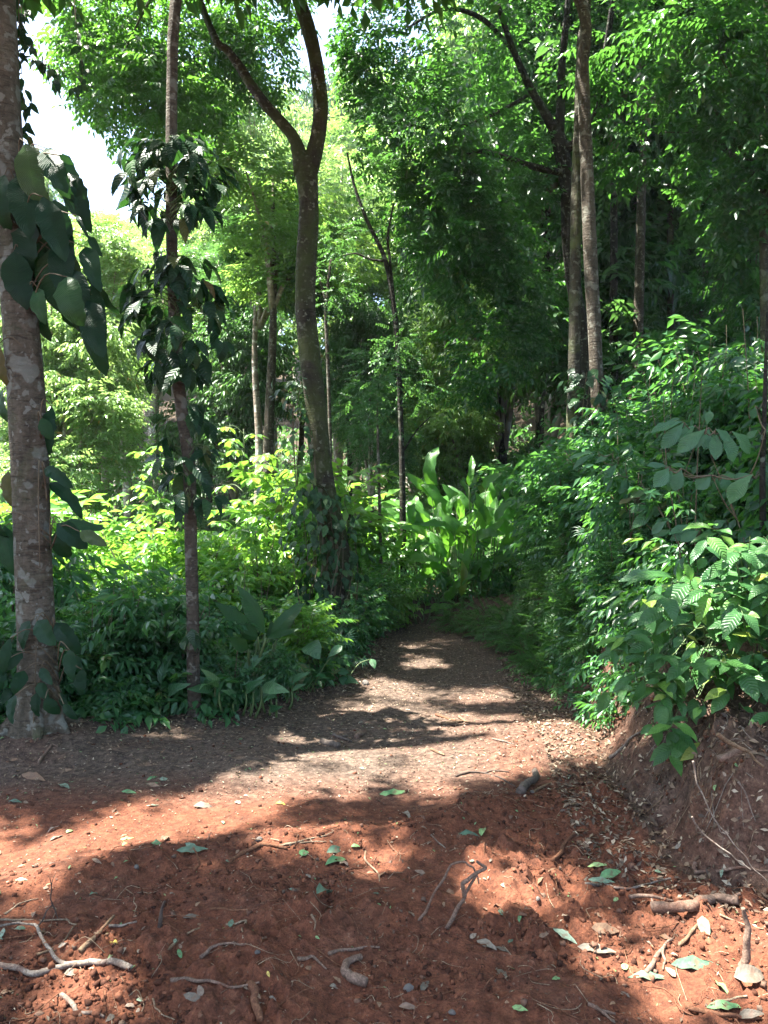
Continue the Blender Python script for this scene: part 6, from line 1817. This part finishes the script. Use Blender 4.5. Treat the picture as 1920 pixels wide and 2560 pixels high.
stick('fine rootlet standing by the small stone at the right', C8, [(700, 505), (708, 560), (735, 605)], .0035, 'root_pale', 'exposed_root', 'root')
stick('pale stem slanting between the leaves at the right edge', C8, [(1450, 650), (1540, 680), (1640, 705)], .005, 'root_pale')
stick('brown stick leaning on the leaves at the lower right', C8, [(1270, 775), (1330, 715), (1370, 670)], .009, 'stick_tan')
stick('straight stick lying flat at the left of the blue-green leaf', C8, [(205, 295), (235, 325), (265, 350)], .006, 'stick_grey')
stick('broken branch pieces lying on the sunlit trail, the upper stick', C6, [(225, 880), (265, 893), (310, 905)], .016, 'root_orange')
stick('broken branch lying on the sunlit trail, with a knobbed end', C6, [(245, 918), (310, 912), (345, 908), (372, 912)], .016, 'stick_tan', extra=[([(325, 890), (350, 908)], .012)])
stick('short stick lying alone on the sunlit trail', C6, [(205, 1030), (235, 1045), (262, 1055)], .013, 'stick_tan')
stick('thin bare twig on the trail by the bank', C6, [(420, 750), (480, 745), (520, 760), (600, 770)], .008, 'stick_grey')
stick('thin grey stick in the shade at the right side of the trail', C6, [(470, 985), (520, 995), (560, 1005)], .009, 'stick_grey')
stick('dark log stub lying in the shade left of the sunlit trail', C5, [(1395, 1000), (1430, 1010), (1462, 1018)], .030, 'log_dark', 'log_piece', 'log', taper=.9)
stick('short brown log stub right of the dark one', C5, [(1540, 978), (1560, 965), (1580, 955)], .024, 'root_pink', 'log_piece', 'log', taper=.9)
stick('flat branch lying between the two log stubs', C5, [(1440, 968), (1480, 982), (1520, 996)], .016, 'log_dark', extra=[([(1470, 978), (1500, 968)], .007)])
stick('bare root snaking from the foot of the lichen-patched trunk', C5, [(165, 1092), (195, 1050), (225, 1010), (250, 1020)], .012, 'root_pink', 'exposed_root', 'root')
stick('fallen pole lying slantwise on the shaded bank', C6, [(975, 1075), (1040, 1020), (1110, 965)], .014, 'stick_grey', lift=1.5)
stick('dead branch in the tangle under the glossy bush', C6, [(1440, 960), (1500, 1000), (1580, 1040), (1640, 1100)], .014, 'stick_tan', upright=True, dep=3.35)
stick('thick cut stem poking out of the bank under the glossy bush', C6, [(1445, 1072), (1490, 1050), (1540, 1025)], .022, 'root_pink', 'cut_stem', 'stem', upright=True, dep=3.4, taper=.9)

# stones
def stone_mesh(seed, n=2):
    r = np.random.default_rng(seed)
    import bmesh
    bm = bmesh.new(); bmesh.ops.create_icosphere(bm, subdivisions=n, radius=1)
    for v in bm.verts:
        p = np.array(v.co); k = .75 + .5 * vnoise(p[0] * 1.5 + seed, p[1] * 1.5, p[2] * 1.5, seed)
        v.co = Vector([p[0] * k, p[1] * k * .8, p[2] * k * .65])
    me = bpy.data.meshes.new('stone'); bm.to_mesh(me); bm.free()
    me.materials.append(M['stone'])
    return me
SM = [stone_mesh(k) for k in (1, 2, 3)]
for k, (lab, crop, p, s) in enumerate([('grey stone in the dug soil at the bottom, left of the seed pod', C8, (105, 958), .03), ('grey pebble lying beside the thin rootlet, right of the middle', C8, (665, 570), .02), ('pale stone on the soil at the bottom right of the middle', C8, (295, 1065), .022),
                                      ('dark stone on the crest of the soil ridge', C7, (1120, 315), .032), ('grey stone in the middle of the soil ridge', C7, (590, 432), .024), ('grey pebble in the middle foreground', C7, (1112, 800), .018), ('brown stone at the bend of the verge, beside the trail', C5, (1580, 745), .07),
                                      ('pale stone resting by the log end at the bank', C8, (640, 108), .026)]):
    g = G(*crop(*p)); s = s * .6
    o = single('stone', SM[k % 3], lab, 'stone', g + [0, 0, s * .3]); o.scale = (s, s, s); o.rotation_euler = (0, 0, k * 1.3)

# small fallen leaves: each its own thing
def in_view_ground(r, n, y0, y1):
    out = []
    while len(out) < n:
        px, py = r.uniform(-40, 1960), r.uniform(y0, y1)
        g = G(px, py)
        if g[1] < 11 and xl(g[1]) - .1 < g[0] < xr(g[1]) + .7: out.append((px, py, g))
    return out
r3 = np.random.default_rng(33)
for k, (px, py, g) in enumerate(in_view_ground(r3, 230, 1640, 2560)):
    kind = ['dry', 'dry', 'dry', 'dry', 'dry', 'grey', 'grey', 'dull', 'fresh'][int(r3.integers(0, 9))] if py > 1800 else ['dry', 'dry', 'grey'][int(r3.integers(0, 3))]
    lab = {'dry': 'small brown dead leaf lying on the trail', 'grey': 'small grey dead leaf lying on the trail', 'dull': 'small dull green leaf lying on the trail', 'fresh': 'small fresh green leaf lying on the trail'}[kind]
    n = tilt(*g[:2]); a = r3.uniform(0, 6.28); L = r3.uniform(.018, .05)
    d = unit(np.array([math.cos(a), math.sin(a), 0])); d = unit(d - n * (d @ n) + n * r3.uniform(-.1, .25))
    o = single('fallen_leaf', LEAF[kind][int(r3.integers(0, 3))], lab, 'leaf', group='small fallen leaves on the trail')
    o.matrix_basis = frame(g + n * .006, d, n + r3.normal(0, .25, 3), L, L * r3.uniform(.8, 1.1), L)

# uncountable bits: clods, litter, rootlets
def clods():
    r = np.random.default_rng(44)
    cube = np.array([[x, y, z] for x in (-1, 1) for y in (-1, 1) for z in (-1, 1)], float)
    fq = np.array([[0, 1, 3, 2], [4, 6, 7, 5], [0, 4, 5, 1], [2, 3, 7, 6], [0, 2, 6, 4], [1, 5, 7, 3]])
    N = 30000
    Y = 1.9 + (6.2 - 1.9) * r.random(N) ** 1.3; X = r.uniform(-.58, .58, N) * Y * 1.05
    rz = rough_zone(X, Y)
    f = fbm(X * 2.5, Y * 2.5, seed=45, octv=3)
    keep = (r.random(N) < rz * smooth(.38, .62, f) + .04) & (X < xr(Y) + .5)
    X, Y = X[keep], Y[keep]; n = len(X)
    s = .002 + .0075 * r.random(n) ** 3.6
    Z = H(X, Y) + s * .25
    V = cube[None] * (1 + r.normal(0, .42, (n, 8, 3))) * (s[:, None, None]) * r.uniform(.6, 1.2, (n, 1, 3))
    a = r.uniform(0, 6.28, n); c, q = np.cos(a), np.sin(a); b = r.uniform(-.6, .6, n); cb, sb = np.cos(b), np.sin(b)
    x = V[..., 0] * c[:, None] - V[..., 1] * q[:, None]; y = V[..., 0] * q[:, None] + V[..., 1] * c[:, None]; z = V[..., 2]
    y2 = y * cb[:, None] - z * sb[:, None]; z2 = y * sb[:, None] + z * cb[:, None]
    V = np.stack([x + X[:, None], y2 + Y[:, None], z2 + Z[:, None]], -1).reshape(-1, 3)
    Q = (fq[None] + (np.arange(n) * 8)[:, None, None]).reshape(-1, 4)
    setting('soil_clods', new_mesh('soil_clods', V, None, Q, M['clod'], np.repeat(r.random(n), 8), smooth_=False), 'stuff')
clods()

def litter(name, N, region, size, mat, seed, lift=.004, tilt_=.35):
    r = np.random.default_rng(seed)
    P = region(r, N)
    X, Y = P[:, 0], P[:, 1]; n = len(X); e = .03
    Z = H(X, Y)
    nx, ny = H(X - e, Y) - H(X + e, Y), H(X, Y - e) - H(X, Y + e)
    up = unit(np.stack([nx, ny, np.full(n, 2 * e)], -1) + np.stack([r.normal(0, .02, n), r.normal(0, .02, n), np.zeros(n)], -1) * tilt_ / .35)
    a = r.uniform(0, 6.28, n)
    d = np.stack([np.cos(a), np.sin(a), r.normal(0, .15, n)], -1)
    d = unit(d - up * np.sum(d * up, 1, keepdims=True) + up * r.normal(.05, .15, (n, 1)))
    s = np.cross(up, d)
    L = size * r.uniform(.5, 1.5, n); w = L * r.uniform(.25, .55, n)
    B = np.stack([X, Y, Z + lift + L * .08], -1) - d * L[:, None] * .5
    m = B + d * L[:, None] * .45
    cu = up * (L * r.uniform(.02, .22, n))[:, None]
    V = np.stack([B, m + s * w[:, None] * .5 + cu, B + d * L[:, None], m - s * w[:, None] * .5 + cu], 1).reshape(-1, 3)
    T = (np.array([[0, 2, 1], [0, 3, 2]])[None] + (np.arange(n) * 4)[:, None, None]).reshape(-1, 3)
    setting(name, new_mesh(name, V, T, None, M[mat], np.repeat(r.random(n), 4)), 'stuff')
def reg_path(y0, y1):
    def f(r, n):
        y = y0 + (y1 - y0) * r.random(n); x = xl(y) - .15 + (xr(y) + .25 - xl(y)) * r.random(n)
        k = np.abs(x) < y * .6
        return np.stack([x, y], -1)[k]
    return f
litter('trail_litter', 15000, reg_path(4.2, 11), .020, 'litter', 46)
litter('near_litter', 4500, reg_path(1.9, 4.4), .013, 'litter', 47)
litter('green_bits', 700, reg_path(2.2, 6), .016, 'green_litter', 48)
def reg_bankl(r, n):
    y = r.uniform(2.8, 10.5, n); x = xr(y) - .35 + 1.3 * r.random(n) ** 1.5
    return np.stack([x, y], -1)
litter('bank_litter', 9000, reg_bankl, .032, 'litter', 49)
def reg_verge(r, n):
    y = r.uniform(4.4, 10.5, n); x = xl(y) + .25 - .8 * r.random(n)
    return np.stack([x, y], -1)
litter('verge_litter', 5000, reg_verge, .03, 'litter', 50)

def rootlets(name, N, region, rad, length, mat, seed, hang=False):
    r = np.random.default_rng(seed)
    P = region(r, N); mb = MB()
    for x, y in P:
        L = length * r.uniform(.4, 1.6); a = r.uniform(0, 6.28)
        z = hz(x, y)
        if hang:
            o = np.array([-1, -.2, 0]); p0 = np.array([x, y, z])
            pts = [p0, p0 + o * .03 + [r.normal(0, .02), r.normal(0, .03), -L * .4], p0 + o * .06 + [r.normal(0, .04), r.normal(0, .06), -L]]
        else:
            dx, dy = math.cos(a), math.sin(a)
            pts = []
            for q in range(4):
                u = q / 3; xx = x + dx * L * u + r.normal(0, .12) * L * (q > 0); yy = y + dy * L * u + r.normal(0, .12) * L * (q > 0)
                pts.append([xx, yy, hz(xx, yy) + rad * .5 + max(0, r.normal(.004, .012)) * (0 < q)])
        V, T, Q = tube(pts, [rad, rad * .8, rad * .5] + ([rad * .3] if len(pts) == 4 else []), 8, 4, 0, 0, cap=False)
        mb.add(V, None, Q)
    setting(name, mb.mesh(name, M[mat]), 'stuff')
def reg_dug(r, n):
    y = 2.0 + 3.2 * r.random(n) ** 1.4; x = r.uniform(-.55, .55, n) * y
    k = (rough_zone(x, y) > .4) & (x < xr(y) + .6)
    return np.stack([x, y], -1)[k]
rootlets('rootlets', 330, reg_dug, .0018, .11, 'root_pale', 55)
rootlets('dark_rootlets', 220, reg_dug, .0025, .14, 'root_orange', 56)
def reg_bankr(r, n):
    y = r.uniform(2.9, 9.5, n); x = xr(y) + .15 + .6 * r.random(n)
    return np.stack([x, y], -1)
rootlets('bank_roots', 420, reg_bankr, .0032, .22, 'stick_tan', 57, True)
rootlets('bank_twigs', 160, reg_bankr, .003, .22, 'stick_grey', 58)

# ------------------------------------------------------------------ damp air between the trees
def haze():
    x0, x1, y0, y1, z0, z1 = -140, 140, -140, 140, -4, 82
    V = [[x, y, z] for x in (x0, x1) for y in (y0, y1) for z in (z0, z1)]
    Q = [[0, 1, 3, 2], [4, 6, 7, 5], [0, 4, 5, 1], [2, 3, 7, 6], [0, 2, 6, 4], [1, 5, 7, 3]]
    m = bpy.data.materials.new('air'); m.use_nodes = True
    nt = m.node_tree
    for n in list(nt.nodes):
        if n.type != 'OUTPUT_MATERIAL': nt.nodes.remove(n)
    pv = nt.nodes.new('ShaderNodeVolumePrincipled')
    pv.inputs['Color'].default_value = (.86, .93, 1.0, 1)
    pv.inputs['Density'].default_value = HAZE
    pv.inputs['Anisotropy'].default_value = .3
    nt.links.new(pv.outputs[0], [n for n in nt.nodes if n.type == 'OUTPUT_MATERIAL'][0].inputs['Volume'])
    setting('haze', new_mesh('haze', V, None, Q, m, smooth_=False), 'stuff')
HAZE = .0005
haze()
